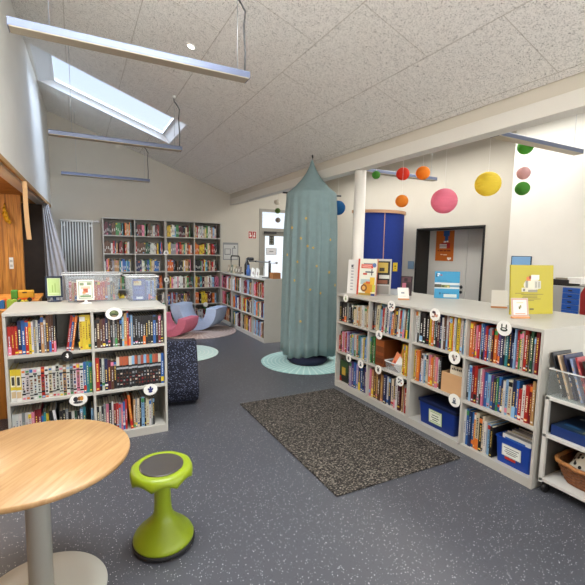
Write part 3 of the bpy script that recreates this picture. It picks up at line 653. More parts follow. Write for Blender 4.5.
# face-out green book in the bottom far bay
x, y = rpos(3.87, .03, .05)
w = MB().box((0, 0, 0), (.165, .03, .25), 0, lin('#16261a')).box((.01, -.0008, .12), (.15, 0, .24), 0, lin('#2a4a26')).box((.04, -.001, .08), (.11, 0, .17), 0, lin('#b89a3a')).box((.02, -.001, .02), (.14, 0, .06), 0, lin('#10140f')).box((.0, -.001, .0), (.035, 0, .06), 0, lin('#b3261e'))
tag(w.build('book', print_m, M=TR(x, y, Z3+.001) @ RZ(-PI/2)), 'dark green book shown cover out, bottom shelf nearest the canopy', 'book')

# ---------------------------------------------------------------- things on the left bookcase top
TZ = 1.0805
sg = thing('picture_frame', 'dark blue standing frame with a green picture on the left bookcase', 'frame', (-.185, 4.07, TZ), .05)
fm = mat('frame_blue', '#15263f', .4)
MB().lathe([(.055, 0), (.055, .006), (.015, .012), (.012, .04)], 20, ey=.7).build('base', fm, sg)
MB().box((-.065, -.006, .035), (.065, .006, .05)).box((-.065, -.006, .205), (.065, .006, .22)).box((-.065, -.006, .05), (-.05, .006, .205)).box((.05, -.006, .05), (.065, .006, .205)).box((-.05, .002, .05), (.05, .006, .205)).build('frame', fm, sg)
card(sg, -.05, .05, .05, .205, -.001, [(.06, .05, .94, .95, '#b6d084'), (.35, .2, .42, .6, '#8fae58'), (.55, .2, .62, .7, '#8fae58'), (.1, .1, .9, .16, '#cfe0a8')], '#d6e4b8', 'picture')
bx1 = crate('storage_box', 'large clear plastic box of red books on the left bookcase', 'box', -.112, 3.93, TZ, 0, .46, .32, .245, clear_box, taper=.86)
for k, (c, cn) in enumerate(zip('RtRRPORRRRRRRRDgKn', range(18))):
    t = .0185; c_ = jit(lin(CODE[c][1])); 
    o = book_mb(t, .15, .165+random.uniform(-.01, .01), c_).build('book', print_m, M=TR(-.07+k*.0205, 4.0, TZ+.006))
    tag(o, f'{CODE[c][0]} book, {ordw(k+1)} from left in the large clear box', 'book', 'books in the large clear box')
bx2 = crate('storage_box', 'small clear plastic box with a blue book on the left bookcase', 'box', .385, 3.84, TZ, 0, .27, .28, .225, clear_box, taper=.88)
w = MB().box((0, 0, 0), (.11, .018, .19), 0, lin('#24418c')).box((.01, -.0008, .135), (.075, 0, .175), 0, lin('#d9c99a')).box((.01, -.0008, .155), (.05, 0, .175), 0, lin('#e6a14a')).box((.03, -.0008, .012), (.085, 0, .032), 0, lin('#d8dde8')).box((.015, -.0008, .1), (.09, 0, .12), 0, lin('#3a5cae')).box((.015, -.0008, .06), (.08, 0, .085), 0, lin('#3452a0'))
tag(w.build('book', print_m, M=TR(.435, 3.875, TZ+.006) @ Matrix.Rotation(-.05, 4, 'X')), 'blue book showing its cover in the small clear box', 'book')
for k, (c, nm_) in enumerate((('2f58a8', 'mid blue'), ('86a2cc', 'pale blue'), ('1d2a55', 'navy'), ('5c7fc0', 'soft blue'))):
    tag(book_mb(.016, .14, .17, lin(c)).build('book', print_m, M=TR(.555+k*.0175, 3.9, TZ+.006)), f'{nm_} upright book on the right side of the small clear box', 'book')
st = thing('sign_holder', 'white sign holder with a framed drawing in front of the large clear box', 'sign', (.056, 3.85, TZ), 0)
MB().lathe([(.05, 0), (.05, .004), (.012, .012), (.01, .03)], 20, ey=.6).build('base', white_m, st)
MB().box((-.066, -.004, .028), (.066, .004, .2)).build('frame', mat('cream_board', '#e6e0d0', .6), st)
card(st, -.06, .06, .034, .194, -.006, [(.06, .05, .94, .95, '#5b6a52'), (.1, .08, .9, .92, '#e4e0d2'), (.14, .74, .4, .88, '#7d8f6a'), (.6, .76, .86, .9, '#7d8f6a'), (.2, .55, .8, .7, '#dcb8a0'), (.35, .36, .65, .58, '#b0563a'), (.3, .3, .5, .42, '#d98a5a'), (.15, .12, .85, .22, '#6d8a62'), (.3, .24, .7, .27, '#555550')], '#dfe4d4', 'picture')

# ---------------------------------------------------------------- things on the right bookcase top
def upright(name, label, cat, p0, p1, h, t, rects, base, lean=.06, page=True):
    """standing book or board: base edge p0 -> p1 (left to right as seen), printed face towards the viewer"""
    dx, dy = p1[0]-p0[0], p1[1]-p0[1]; W = math.hypot(dx, dy); a = math.atan2(dy, dx)
    w = MB(); e = .0025 if t > .006 else t
    if page and t > .006:
        w.box((0, 0, 0), (W, e, h), 0, lin(base)); w.box((0, t-e, 0), (W, t, h), 0, lin(base)); w.box((0, e, 0), (.004, t-e, h), 0, lin(base)); w.box((.004, e, .004), (W-.004, t-e, h-.004), 0, PAGE)
    else: w.box((0, 0, 0), (W, t, h), 0, lin(base))
    for i, r in enumerate(rects):
        u0, v0, u1, v1, c = r; yv = -.0004-.0001*i
        w.add([(u0*W, yv, v0*h), (u1*W, yv, v0*h), (u1*W, yv, v1*h), (u0*W, yv, v1*h)], [(0, 1, 2, 3)], 0, lin(c))
    return tag(w.build(name, print_m, M=TR(p0[0], p0[1], TZ+.0005) @ RZ(a) @ Matrix.Rotation(-lean, 4, 'X')), label, cat)
def ell(cx, cy_, a, b_, c, n=10):
    """stack of rects roughly filling an ellipse"""
    o = []
    for k in range(n):
        v = -1+2*(k+.5)/n; ww = math.sqrt(max(0, 1-v*v))*a
        o.append((cx-ww, cy_+b_*(v-1/n), cx+ww, cy_+b_*(v+1/n), c))
    return o
upright('book', 'white tall booklet with grey vertical lettering left of the red-spined book', 'book', (2.755, 3.86), (2.815, 3.745), .385, .02,
        [(.3, .1+.09*k, .55, .14+.09*k, '#a9adb2') for k in range(9)]+[(.3, .78, .5, .84, '#4a4c50')], '#e2e2de')
upright('book', 'large picture book with red spine and a yellow tractor on the cover', 'book', (2.77, 3.70), (2.86, 3.49), .40, .03,
        [(0, 0, .1, 1, '#c9452c'), (.1, 0, 1, 1, '#dfe3d6'), (.3, .84, .9, .88, '#777b7e'), (.18, .74, .82, .8, '#cf4a34'), (.18, .8, .8, .855, '#d4513a'), (.24, .77, .72, .785, '#f0d9cf'), (.22, .82, .74, .832, '#f0d9cf')]
        + ell(.88, .83, .1, .06, '#5a7ab0')+[(.42, .62, .86, .66, '#5c636b'), (.3, .56, .52, .61, '#c0503a'), (.2, .3, .95, .44, '#a9bfc2')]+ell(.62, .22, .34, .16, '#c98f2c')+ell(.4, .2, .17, .1, '#7a4a24')+ell(.4, .2, .09, .055, '#cfa25a')
        + [(.7, .3, .95, .5, '#d9b23a'), (.5, .32, .72, .38, '#c65a34'), (.85, .1, 1, .3, '#c3c04a'), (.12, .0, 1, .06, '#a58a3a'), (.8, 0, 1, .05, '#1f3f8a'), (.75, .55, .8, .72, '#30343a')], '#c9452c', .07)
upright('book', 'black and gold photo book behind the red-spined picture book', 'book', (2.93, 3.60), (3.06, 3.47), .40, .02,
        [(.08, .3, .92, .94, '#15140f'), (.2, .62, .8, .9, '#b9a24a'), (.3, .66, .6, .76, '#3a3322'), (.3, .46, .9, .56, '#c9ccc6'), (.2, .32, .8, .42, '#7a4a34'), (.1, .03, .9, .26, '#8d8a84')], '#b6b5b0', .05)
tb_ = crate('clear_tray', 'flat frosted tray on the bookcase behind the photo card', 'tray', 3.10, 3.55, TZ, -.6, .15, .11, .06, clear_mat('frosted_plastic', '#d6dade', .6, .3), taper=.95)
def cardstand(label, x, y, rot, W, h, rects, base, lean=.22, bw=None):
    th = thing('card_stand', label, 'card stand', (x, y, TZ), rot)
    bw = bw or W
    MB().box((-bw/2, -.016, 0), (bw/2, .016, .014)).build('base', mat('stand_wood', '#c88a58', .5, noise=.1, nscale=20), th, bevel=.002)
    w = MB().box((-W/2, -.001, 0), (W/2, .001, h), 0, lin(base))
    for i, (u0, v0, u1, v1, c) in enumerate(rects): w.add([((u0-.5)*W, -.0014-.0001*i, v0*h), ((u1-.5)*W, -.0014-.0001*i, v0*h), ((u1-.5)*W, -.0014-.0001*i, v1*h), ((u0-.5)*W, -.0014-.0001*i, v1*h)], [(0, 1, 2, 3)], 0, lin(c))
    o = w.build('picture_card', print_m, th); o.location = (0, 0, .012); o.rotation_euler = (-lean, 0, 0)
    return th
upright('book', 'dark pink and black patterned book standing behind a small white card', 'book', (3.20, 3.47), (3.265, 3.365), .215, .02,
        [(.1, .7, .9, .95, '#5a3a44'), (.3, .72, .6, .9, '#2a2024'), (.15, .4, .5, .65, '#b0687a'), (.5, .45, .85, .6, '#2a2024'), (.2, .1, .85, .35, '#73545c'), (.3, .15, .6, .3, '#a99a9a')], '#33282c', .08)
cardstand('small white card leaning on an orange wooden base, middle of the bookcase', 2.92, 3.11, -.55, .11, .12, [(.3, .45, .6, .6, '#8a8f96'), (.2, .2, .7, .24, '#b0b4ba')], '#e3dfd8', .5)
upright('brochure', 'light blue brochure with white photo band on the bookcase', 'brochure', (3.362, 3.129), (3.551, 2.967), .285, .004,
        [(.06, .78, .1, .92, '#16202a'), (.1, .88, .2, .92, '#e6ecef'), (.1, .82, .17, .85, '#e6ecef'), (.22, .84, .3, .88, '#b8442e'), (0, .36, 1, .58, '#d3dde0'), (0, .4, .28, .52, '#4a4a3e'), (.28, .4, .62, .5, '#7a8a4a'), (.62, .42, 1, .5, '#6a9ab8'), (.3, .42, .4, .48, '#2e3a2a'), (.5, .4, .6, .46, '#c4b27a'),
         (.2, .14, .26, .22, '#1e5f80'), (.3, .16, .6, .2, '#1e7aa4'), (.38, .04, .9, .16, '#cfdcdc'), (.1, .66, .5, .68, '#2c86b0'), (.1, .62, .7, .64, '#2c86b0')], '#3596c4', .1, False)
cardstand('plain white card on a wooden base left of the yellow book', 3.31, 2.335, -.75, .13, .145, [], '#e8e6e0', .12)
upright('book', 'large yellow book back cover with a drawing and text lines', 'book', (3.02, 2.03), (3.41, 1.93), .392, .012,
        ell(.5, .6, .2, .12, '#cfc9b4')+[(.36, .68, .46, .76, '#d0702a'), (.42, .72, .47, .78, '#8a3a20'), (.47, .7, .66, .8, '#d8d6cc'), (.34, .54, .4, .68, '#8a8a80'), (.55, .52, .7, .68, '#bcb9ac'), (.57, .54, .6, .66, '#8a8a80'), (.64, .54, .67, .66, '#8a8a80'), (.25, .46, .5, .54, '#c9c4b0'), (.28, .47, .33, .52, '#6f6d66'), (.4, .45, .62, .5, '#8a8678')]
        + [(.1, .425, .3, .434, '#5c5420'), (.24, .40, .76, .409, '#5c5420'), (.28, .365, .62, .374, '#5c5420'), (.26, .335, .62, .344, '#5c5420'), (.18, .305, .7, .314, '#5c5420'), (.3, .275, .54, .284, '#5c5420'), (.44, .09, .54, .12, '#5c5420')], '#ada014', .08)
cardstand('small framed bee card on a wooden base in front of the yellow book', 2.925, 1.885, -.38, .135, .14, [(.05, .05, .95, .95, '#b98d7a'), (.1, .1, .9, .9, '#cfc8c4'), (.42, .4, .52, .55, '#5a5a22'), (.5, .48, .58, .62, '#7a7a30'), (.3, .72, .7, .77, '#d8b78a'), (.2, .14, .8, .18, '#c9805a')], '#b9a498', .2)

# ---------------------------------------------------------------- round table
tt = thing('round_table', 'round beech table with a white column leg in the front left', 'table', (-.190, 1.975, 0), -.62)
R_ = .382
MB().lathe([(0, .636), (R_-.012, .636), (R_-.003, .640), (R_, .648), (R_-.002, .658), (R_-.006, .662), (0, .662)], 96).build('tabletop', table_wood, tt)
tw = mat('table_white_metal', '#c3c3bb', .4)
MB().lathe([(.048, .012), (.048, .62), (.14, .622), (.14, .636)], 40).build('column', tw, tt)
MB().lathe([(.265, 0), (.268, .004), (.264, .01), (.18, .016), (.048, .018)], 64, closed=True).build('base', tw, tt)
# wobble stool
ws = thing('wobble_stool', 'lime green wobble stool with a black rubber ring and dark seat pad', 'stool', (.36, 2.09, 0))
lime = mat('lime_plastic', '#869a18', .38, bump=.05, bscale=300)
MB().lathe([(0, .0), (.1, .002), (.152, .008), (.16, .018), (.16, .03), (.154, .036), (0, .036)], 48).build('rubber_ring', mat('black_rubber', '#17181a', .7), ws)
MB().lathe([(0, .036), (.154, .036), (.155, .044), (.149, .058), (.134, .076), (.112, .098), (.088, .121), (.066, .145), (.052, .167), (.045, .195), (.042, .24), (.042, .33), (.05, .36), (.075, .392)], 48).build('pedestal', lime, ws)
def scal(r, z, a):
    k = max(0, (r-.108)/.046)
    return r*(1+.02*k*(1-abs(math.sin(4*a)))), z-(.022*k*(1-abs(math.sin(4*a))) if z < .432 else 0)
MB().lathe([(.05, .375), (.09, .398), (.125, .407), (.147, .402), (.154, .406), (.155, .42), (.149, .434), (.136, .442), (.12, .445), (.112, .442), (0, .438)], 128, fn=scal).build('seat', lime, ws)
MB().lathe([(0, .438), (.110, .4405), (.109, .445), (.101, .4465), (0, .447)], 64).build('seat_pad', mat('seat_pad_charcoal', '#46423e', .3), ws)
ws.rotation_euler = (.03, -.03, .3)

# ---------------------------------------------------------------- rugs
def rug_mat(name, c0, c1, c2, sx_, sy_, sc_):
    m, nt, b = nodes_of(name, .95)
    tc = N(nt, 'ShaderNodeTexCoord'); mp = N(nt, 'ShaderNodeMapping'); mp.inputs['Scale'].default_value = (sx_, sy_, 1)
    n = N(nt, 'ShaderNodeTexNoise'); n.inputs['Scale'].default_value = sc_; n.inputs['Detail'].default_value = 3; n.inputs['Roughness'].default_value = .7
    r = N(nt, 'ShaderNodeValToRGB'); r.color_ramp.elements[0].position = .4; r.color_ramp.elements[1].position = .64
    r.color_ramp.elements[0].color = (*lin(c0), 1); r.color_ramp.elements[1].color = (*lin(c2), 1)
    e = r.color_ramp.elements.new(.52); e.color = (*lin(c1), 1)
    nt.links.new(tc.outputs['Object'], mp.inputs[0]); nt.links.new(mp.outputs[0], n.inputs['Vector']); nt.links.new(n.outputs['Fac'], r.inputs['Fac']); nt.links.new(r.outputs[0], b.inputs['Base Color'])
    bp = N(nt, 'ShaderNodeBump'); bp.inputs['Strength'].default_value = .8; bp.inputs['Distance'].default_value = .006
    nt.links.new(n.outputs['Fac'], bp.inputs['Height']); nt.links.new(bp.outputs[0], b.inputs['Normal'])
    return m
w = MB(); nx, ny = 24, 36
RX0, RX1, RY0, RY1 = 1.415, 2.545, 2.02, 3.76
tag(MB().box((RX0, RY0, .001), (RX1, RY1, .012)).build('woven_rug', rug_mat('dark_weave', '#100e0c', '#322d28', '#958d82', 1.0, 1.7, 62), bevel=.004), 'dark brown flat woven rug in front of the right bookcases', 'rug')
def round_rug(label, x, y, r, m, name='round_rug'):
    return tag(MB().lathe([(0, .001), (r, .001), (r+.002, .006), (r-.006, .011), (0, .012)], 72).build(name, m, loc=(x, y, 0)), label, 'rug')
def ornament(name, c0, c1, rings, n):
    m, nt, b = nodes_of(name, .95)
    tc = N(nt, 'ShaderNodeTexCoord'); sp = N(nt, 'ShaderNodeSeparateXYZ'); nt.links.new(tc.outputs['Object'], sp.inputs[0])
    at = N(nt, 'ShaderNodeMath', operation='ARCTAN2'); nt.links.new(sp.outputs['Y'], at.inputs[0]); nt.links.new(sp.outputs['X'], at.inputs[1])
    ln = N(nt, 'ShaderNodeVectorMath', operation='LENGTH'); nt.links.new(tc.outputs['Object'], ln.inputs[0])
    a = N(nt, 'ShaderNodeMath', operation='MULTIPLY'); a.inputs[1].default_value = n; nt.links.new(at.outputs[0], a.inputs[0])
    s1 = N(nt, 'ShaderNodeMath', operation='SINE'); nt.links.new(a.outputs[0], s1.inputs[0])
    r_ = N(nt, 'ShaderNodeMath', operation='MULTIPLY'); r_.inputs[1].default_value = rings; nt.links.new(ln.outputs['Value'], r_.inputs[0])
    s2 = N(nt, 'ShaderNodeMath', operation='SINE'); nt.links.new(r_.outputs[0], s2.inputs[0])
    p = N(nt, 'ShaderNodeMath', operation='MULTIPLY'); nt.links.new(s1.outputs[0], p.inputs[0]); nt.links.new(s2.outputs[0], p.inputs[1])
    ab = N(nt, 'ShaderNodeMath', operation='ABSOLUTE'); nt.links.new(p.outputs[0], ab.inputs[0])
    r = N(nt, 'ShaderNodeValToRGB'); r.color_ramp.elements[0].position = .1; r.color_ramp.elements[1].position = .3
    r.color_ramp.elements[0].color = (*lin(c1), 1); r.color_ramp.elements[1].color = (*lin(c0), 1)
    nt.links.new(ab.outputs[0], r.inputs['Fac']); nt.links.new(r.outputs[0], b.inputs['Base Color'])
    return m
round_rug('round mint rug with pale ornaments under the teal canopy', 2.83, 4.90, .63, ornament('mint_ornament', '#98c2c2', '#c2dcd9', 58, 22))
round_rug('round pale mint rug on open floor behind the navy dotted seat', 1.37, 6.05, .52, ornament('pale_mint_ornament', '#c2dfda', '#dbeae5', 50, 18))
round_rug('round pink rug with ornaments under the foam rocking seats', 2.015, 7.62, .72, ornament('rose_ornament', '#b09c95', '#cabdb4', 50, 22))

# ---------------------------------------------------------------- foam rocking seats
def rocker(name, label, x, y, rot, m, L=.78, Wd=.5, Hl=.52, Hr=.42, th=.15, tilt=0, edge=None):
    """U-shaped foam seat: local x = long axis, left end high (Hl), right end (Hr); y = width"""
    n = 20; out = []; inn = []
    for k in range(n+1):
        a = PI+PI*k/n
        c, s = math.cos(a), math.sin(a)
        Hh = Hl if k < n/2 else Hr
        out.append((L/2*(abs(c)**.8)*(1 if c > 0 else -1), Hh*(1-abs(s)**.95)))
    li = L/2-th
    for k in range(n+1):
        a = PI+PI*k/n; c, s = math.cos(a), math.sin(a); Hh = Hl if k < n/2 else Hr
        inn.append((li*(abs(c)**.85)*(1 if c > 0 else -1), th*.7+(Hh-th*.7)*(1-abs(s)**1.05)))
    pts = out+inn[::-1]
    vs = [(p[0], 0, p[1]) for p in pts]+[(p[0], Wd, p[1]) for p in pts]; N_ = len(pts); fs = []
    m_ = n+1
    for k in range(n):
        a, b_, c, d = k, k+1, N_-2-k, N_-1-k
        fs.append((a, b_, c, d)); fs.append((N_+a, N_+d, N_+c, N_+b_))
    w = MB(); w.add(vs, fs)
    o = len(w.v)-2*N_
    for k in range(N_): 
        w.f.append([o+k, o+N_+k, o+N_+(k+1) % N_, o+(k+1) % N_]); w.m.append(0); w.c.append((1, 1, 1)); w.sm.append(k not in (n, N_-1))
    ob = w.build(name, m, loc=(x, y, .013), bevel=.006)
    ob.rotation_euler = (0, tilt, rot)
    return tag(ob, label, 'seat')
pinkf = mat('pink_foam', '#cc7086', .85, noise=.06, nscale=30); bluef = mat('blue_foam', '#b0c2de', .85, noise=.05, nscale=30)
rocker('foam_rocking_seat', 'light blue U-shaped foam rocking seat on the pink rug', 1.93, 7.68, -.76, bluef, .98, .48, .48, .44, .21)
rocker('foam_rocking_seat', 'pink U-shaped foam rocking seat in front of the blue one', 1.37, 7.26, -.76, pinkf, .74, .46, .37, .33, .16)
dm, nt, b = nodes_of('navy_dotted_fabric', .85)
tc = N(nt, 'ShaderNodeTexCoord'); vo = N(nt, 'ShaderNodeTexVoronoi'); vo.inputs['Scale'].default_value = 62
mp = N(nt, 'ShaderNodeMapping'); mp.inputs['Scale'].default_value = (.9, .9, 1.7)
nt.links.new(tc.outputs['Object'], mp.inputs[0]); nt.links.new(mp.outputs[0], vo.inputs['Vector'])
r = N(nt, 'ShaderNodeValToRGB'); r.color_ramp.elements[0].position = .2; r.color_ramp.elements[1].position = .3
r.color_ramp.elements[0].color = (*lin('#7c86a6'), 1); r.color_ramp.elements[1].color = (*lin('#0b0e22'), 1)
nt.links.new(vo.outputs['Distance'], r.inputs['Fac']); nt.links.new(r.outputs[0], b.inputs['Base Color'])
# back view of a rocker: back panel, then belly curving under
w = MB()
prof = [(.15, .635), (.03, .32), (-.005, .24), (-.015, .17), (.01, .10), (.06, .045), (.14, .012), (.25, .0), (.45, .0), (.6, .03), (.72, .1), (.78, .2), (.72, .25), (.62, .17), (.45, .13), (.3, .14), (.22, .22), (.22, .36), (.28, .635)]
Mn = TR(.70, 3.97, 0) @ RZ(PI/2-.0)
vs = [(0, p[0], p[1]) for p in prof]+[(.36, p[0], p[1]) for p in prof]; n = len(prof)
w.add(vs, [tuple(range(n)), tuple(range(2*n-1, n-1, -1))]+[(k, n+k, n+(k+1) % n, (k+1) % n) for k in range(n)])
tag(w.build('foam_lounge_seat', dm, loc=(.675, 3.93, .001), bevel=.012), 'navy foam seat with white dots standing behind the left bookcase', 'seat').rotation_euler = (0, 0, -.12)

# ---------------------------------------------------------------- teal canopy
cn = thing('play_canopy', 'teal fabric play canopy with gold stars hanging from the ceiling', 'canopy', (2.905, 4.97, 0))
fab = mat('teal_fabric', '#7c9294', .9, noise=.05, nscale=14, bump=.1, bscale=50)
gold = mat('gold_star', '#d6ae3c', .5)
NF = 17; cr = .345
def fold(r, z, a):
    k = min(1, max(0, (2.34-z)/.5)); lo = min(1, max(0, (2.34-z)/2.2))
    d = .021*math.sin(NF*a+.6*math.sin(3*a))*k+.012*math.sin(9*a+1.3+z)*lo+.010*math.sin(31*a)*k*.6
    return r+d if z < 2.335 else r, z+(.03*math.sin(3*a+.5)*lo**4)
prof = [(.012, 2.79), (.018, 2.765), (.04, 2.70), (.085, 2.61), (.15, 2.52), (.24, 2.42), (cr-.02, 2.352), (cr, 2.33), (cr-.002, 2.26)]
for k in range(1, 14): prof.append((cr+.028*k/13, 2.26-k*(2.14/13)))
w = MB(); w.lathe(prof, 170, 0, fn=fold, closed=False)
cl = w.build('canopy_cloth', fab, cn)
so = cl.modifiers.new('solid', 'SOLIDIFY'); so.thickness = .004
cam_a = math.atan2(-4.97, -2.88)
for (da, z) in ((-.72, 1.86), (-.2, 1.98), (-.35, 1.72), (.1, 1.60), (-.1, 1.62), (.9, 1.71), (-.5, 1.41), (-.62, 1.16), (.02, 1.05), (.42, 1.0), (-.3, .62), (.25, 1.36), (.72, 1.28), (-1.05, 1.5), (1.1, 1.1)):
    a = cam_a+da; rr, _ = fold(cr+.028*(2.26-z)/2.14, z, a); rr += .006
    Ms = RZ(a) @ TR(rr, 0, z) @ RZ(PI/2)
    w = MB(); w.prism([(.021*(1 if k % 2 == 0 else .42)*math.sin(k*PI/5), .021*(1 if k % 2 == 0 else .42)*math.cos(k*PI/5)) for k in range(10)][::-1], -.003, .003, M=Ms); w.build('star', gold, cn)
w = MB().tube([(-.37, .15, 2.345), (.38, -.16, 2.32)], .011)
w.build('spreader_bar', black_m, cn)
w = MB().tube([(cr*.945*math.cos(a*PI/24), cr*.945*math.sin(a*PI/24), 2.325) for a in range(49)], .006, 6); w.build('hoop', white_m, cn)
MB().tube([(0, 0, 2.78), (.004, 0, 2.82), (.0, .0, 2.858)], .01).build('hanging_cord', black_m, cn)
tag(MB().lathe([(0, .013), (.24, .013), (.28, .05), (.27, .10), (.2, .125), (0, .13)], 40).build('floor_cushion', mat('navy_cushion', '#141a35', .9), loc=(2.83, 4.86, 0)), 'dark navy round floor cushion under the teal canopy', 'cushion')

# ---------------------------------------------------------------- pendant lamps
def pendant(label, x0, x1, y, z, cable=True, cords=()):
    th = thing('pendant_lamp', label, 'pendant lamp', ((x0+x1)/2, y, z))
    h = (x1-x0)/2
    MB().prism([(-.052, .006), (.052, .006), (.052, .044), (.046, .052), (-.046, .052), (-.052, .044)], -h, h, M=RZ(PI/2)).build('housing', lampgrey, th)
    MB().box((-h+.004, -.049, .0), (h-.004, .049, .0065)).build('diffuser', diffuser, th)
    for s in (-h-.003, h): MB().box((s, -.052, .0), (s+.003, .052, .052)).build('end_cap', lampgrey, th)
    xm = (x0+x1)/2
    for xx in cords:
        top = cz(xx)-z+.005
        MB().tube([(xx-xm, 0, .051), (xx-xm, 0, top)], .0025, 6).build('suspension_wire', steel_m, th)
        MB().lathe([(.02, top-.03), (.02, top), ], 12, M=TR(xx-xm, 0, 0)).build('ceiling_cup', white_m, th)
    if cable:
        xx = x1-.02; top = cz(xx)-z
        MB().tube([(xx-xm, 0, .051), (xx-xm+.004, 0, .2), (xx-xm+.002, 0, .35*top), (xx-xm-.005, .01, .62*top), (xx-xm+.01, .02, .8*top), (xx-xm-.02, .04, .9*top), (xx-xm-.05, .05, .96*top), (xx-xm-.06, .03, top+.03)], .007, 6).build('power_cable', mat('cable_grey', '#4a4a4c', .6), th)
    return th
pendant('long grey pendant lamp nearest the camera, across the upper left', -.31, 1.20, 3.06, 2.83, True, (-.1, 1.12))
pendant('second grey pendant lamp, hanging below the skylight', -.23, 1.24, 5.46, 2.8, True, (0, 1.16))
pendant('farthest thin grey pendant lamp in front of the back wall', -.18, 1.25, 8.12, 2.78, True, (.05, 1.17))
pendant('grey pendant lamp right of the beam by the white wall', 3.66, 5.1, 2.76, 2.69, False, (3.9, 5.0))
pendant('grey pendant lamp beyond the white post near the lanterns', 3.66, 5.08, 4.85, 2.69, False, (3.9, 5.0))

# ---------------------------------------------------------------- paper lanterns
def lantern(cn_, label, x, y, z, r, c, top=None):
    th = thing('paper_lantern', label, 'lantern', (x, y, z), random.random()*6)
    m = bpy.data.materials.get('lantern_'+cn_)
    if not m:
        m = mat('lantern_'+cn_, c, .8); nt = m.node_tree; b = nt.nodes['Principled BSDF']
        tr_ = N(nt, 'ShaderNodeBsdfTranslucent'); tr_.inputs['Color'].default_value = (*lin(c), 1); mx = N(nt, 'ShaderNodeMixShader'); mx.inputs['Fac'].default_value = .45
        nt.links.new(b.outputs[0], mx.inputs[1]); nt.links.new(tr_.outputs[0], mx.inputs[2]); nt.links.new(mx.outputs[0], nt.nodes['Material Output'].inputs['Surface'])
    prof = []; nr = 14
    for k in range(nr*4+1):
        a = -PI/2+.16+(PI-.32)*k/(nr*4)
        q = 1+.018*math.cos(2*PI*k/4)
        prof.append((r*math.cos(a)*q, r*.97*math.sin(a)))
    MB().lathe(prof, 36, closed=False).build('paper_shade', m, th)
    MB().tube([(.16*r*math.cos(k*PI/8), .16*r*math.sin(k*PI/8), r*.95) for k in range(17)], .0018, 5).tube([(-.16*r, 0, r*.95), (.16*r, 0, r*.95)], .0018, 5).build('wire_ring', steel_m, th)
    top = (top or cz(x))-z
    MB().tube([(0, 0, r*.95), (0, 0, top)], .0016, 5).build('string', white_m, th)
    return th
lantern('pink', 'large pink paper lantern hanging in front of the grey double door', 3.82, 3.485, 2.158, .147, '#ee8fa8')
lantern('yellow', 'large yellow paper lantern right of the pink one', 4.05, 3.098, 2.32, .135, '#f2df58')
lantern('red', 'small red paper lantern left of the upper orange lantern', 3.7, 4.06, 2.543, .082, '#e2452f')
lantern('orange', 'small orange paper lantern at the end of the far lamp', 3.9, 3.92, 2.552, .086, '#f09c34')
lantern('orange', 'small orange paper lantern hanging lowest, below the red lantern', 3.63, 3.98, 2.193, .079, '#f09c34')
lantern('green', 'small green paper lantern right beside the white post', 3.62, 4.487, 2.587, .055, '#5ea746')
lantern('green', 'green paper lantern topmost of three at the white wall', 4.52, 3.01, 2.755, .083, '#5ea746')
lantern('rose', 'pale pink paper lantern between two green ones at the white wall', 4.53, 3.015, 2.47, .072, '#dcb6b6', 2.675)
lantern('green', 'green paper lantern lowest of three at the white wall', 4.53, 3.015, 2.30, .078, '#5ea746', 2.4)
lantern('blue', 'blue paper lantern half hidden behind the teal canopy', 3.50, 5.2, 2.205, .11, '#1f6aa6')
lantern('cream', 'tiny white paper lantern topmost of three by the glazed door', 3.52, 7.355, 2.498, .055, '#dcd8cc')
lantern('olive', 'tiny green paper lantern between white and grey ones by the door', 3.53, 7.34, 2.332, .055, '#5d7a3c', 2.445)
lantern('greyl', 'tiny grey paper lantern lowest of three by the glazed door', 3.53, 7.32, 2.15, .052, '#9c9690', 2.28)

# ---------------------------------------------------------------- left: niche furnishings
rd = thing('radiator', 'white tubular radiator on the back wall beside the tall bookcase', 'radiator', (-.25, 8.78, .95))
rm = mat('radiator_white', '#ecece8', .4)
w = MB()
for k in range(12): w.tube([(.02+k*.046, 0, .03), (.02+k*.046, 0, 1.10)], .0115, 8)
w.build('tube_row', rm, rd)
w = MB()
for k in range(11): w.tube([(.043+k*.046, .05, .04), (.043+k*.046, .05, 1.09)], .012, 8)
w.build('rear_tube_row', mat('radiator_shade_side', '#7a7975', .6), rd)  # rear tubes coloured darker to paint the shaded gaps between front tubes
MB().tube([(-.005, 0, 1.10), (.55, 0, 1.10)], .02, 10).tube([(-.005, 0, .03), (.55, 0, .03)], .02, 10).build('manifold', rm, rd)
MB().tube([(.55, 0, 1.10), (.60, 0, 1.10)], .014, 8).lathe([(.02, 0), (.02, .06)], 12, M=TR(.6, 0, 1.10) @ Matrix.Rotation(PI/2, 4, 'Y')).build('valve', white_m, rd)
w = MB()
for xx in (.06, .49): w.box((xx-.02, 0, 1.0), (xx+.02, .1, 1.04)).box((xx-.02, 0, .1), (xx+.02, .1, .14))
w.build('bracket', rm, rd)
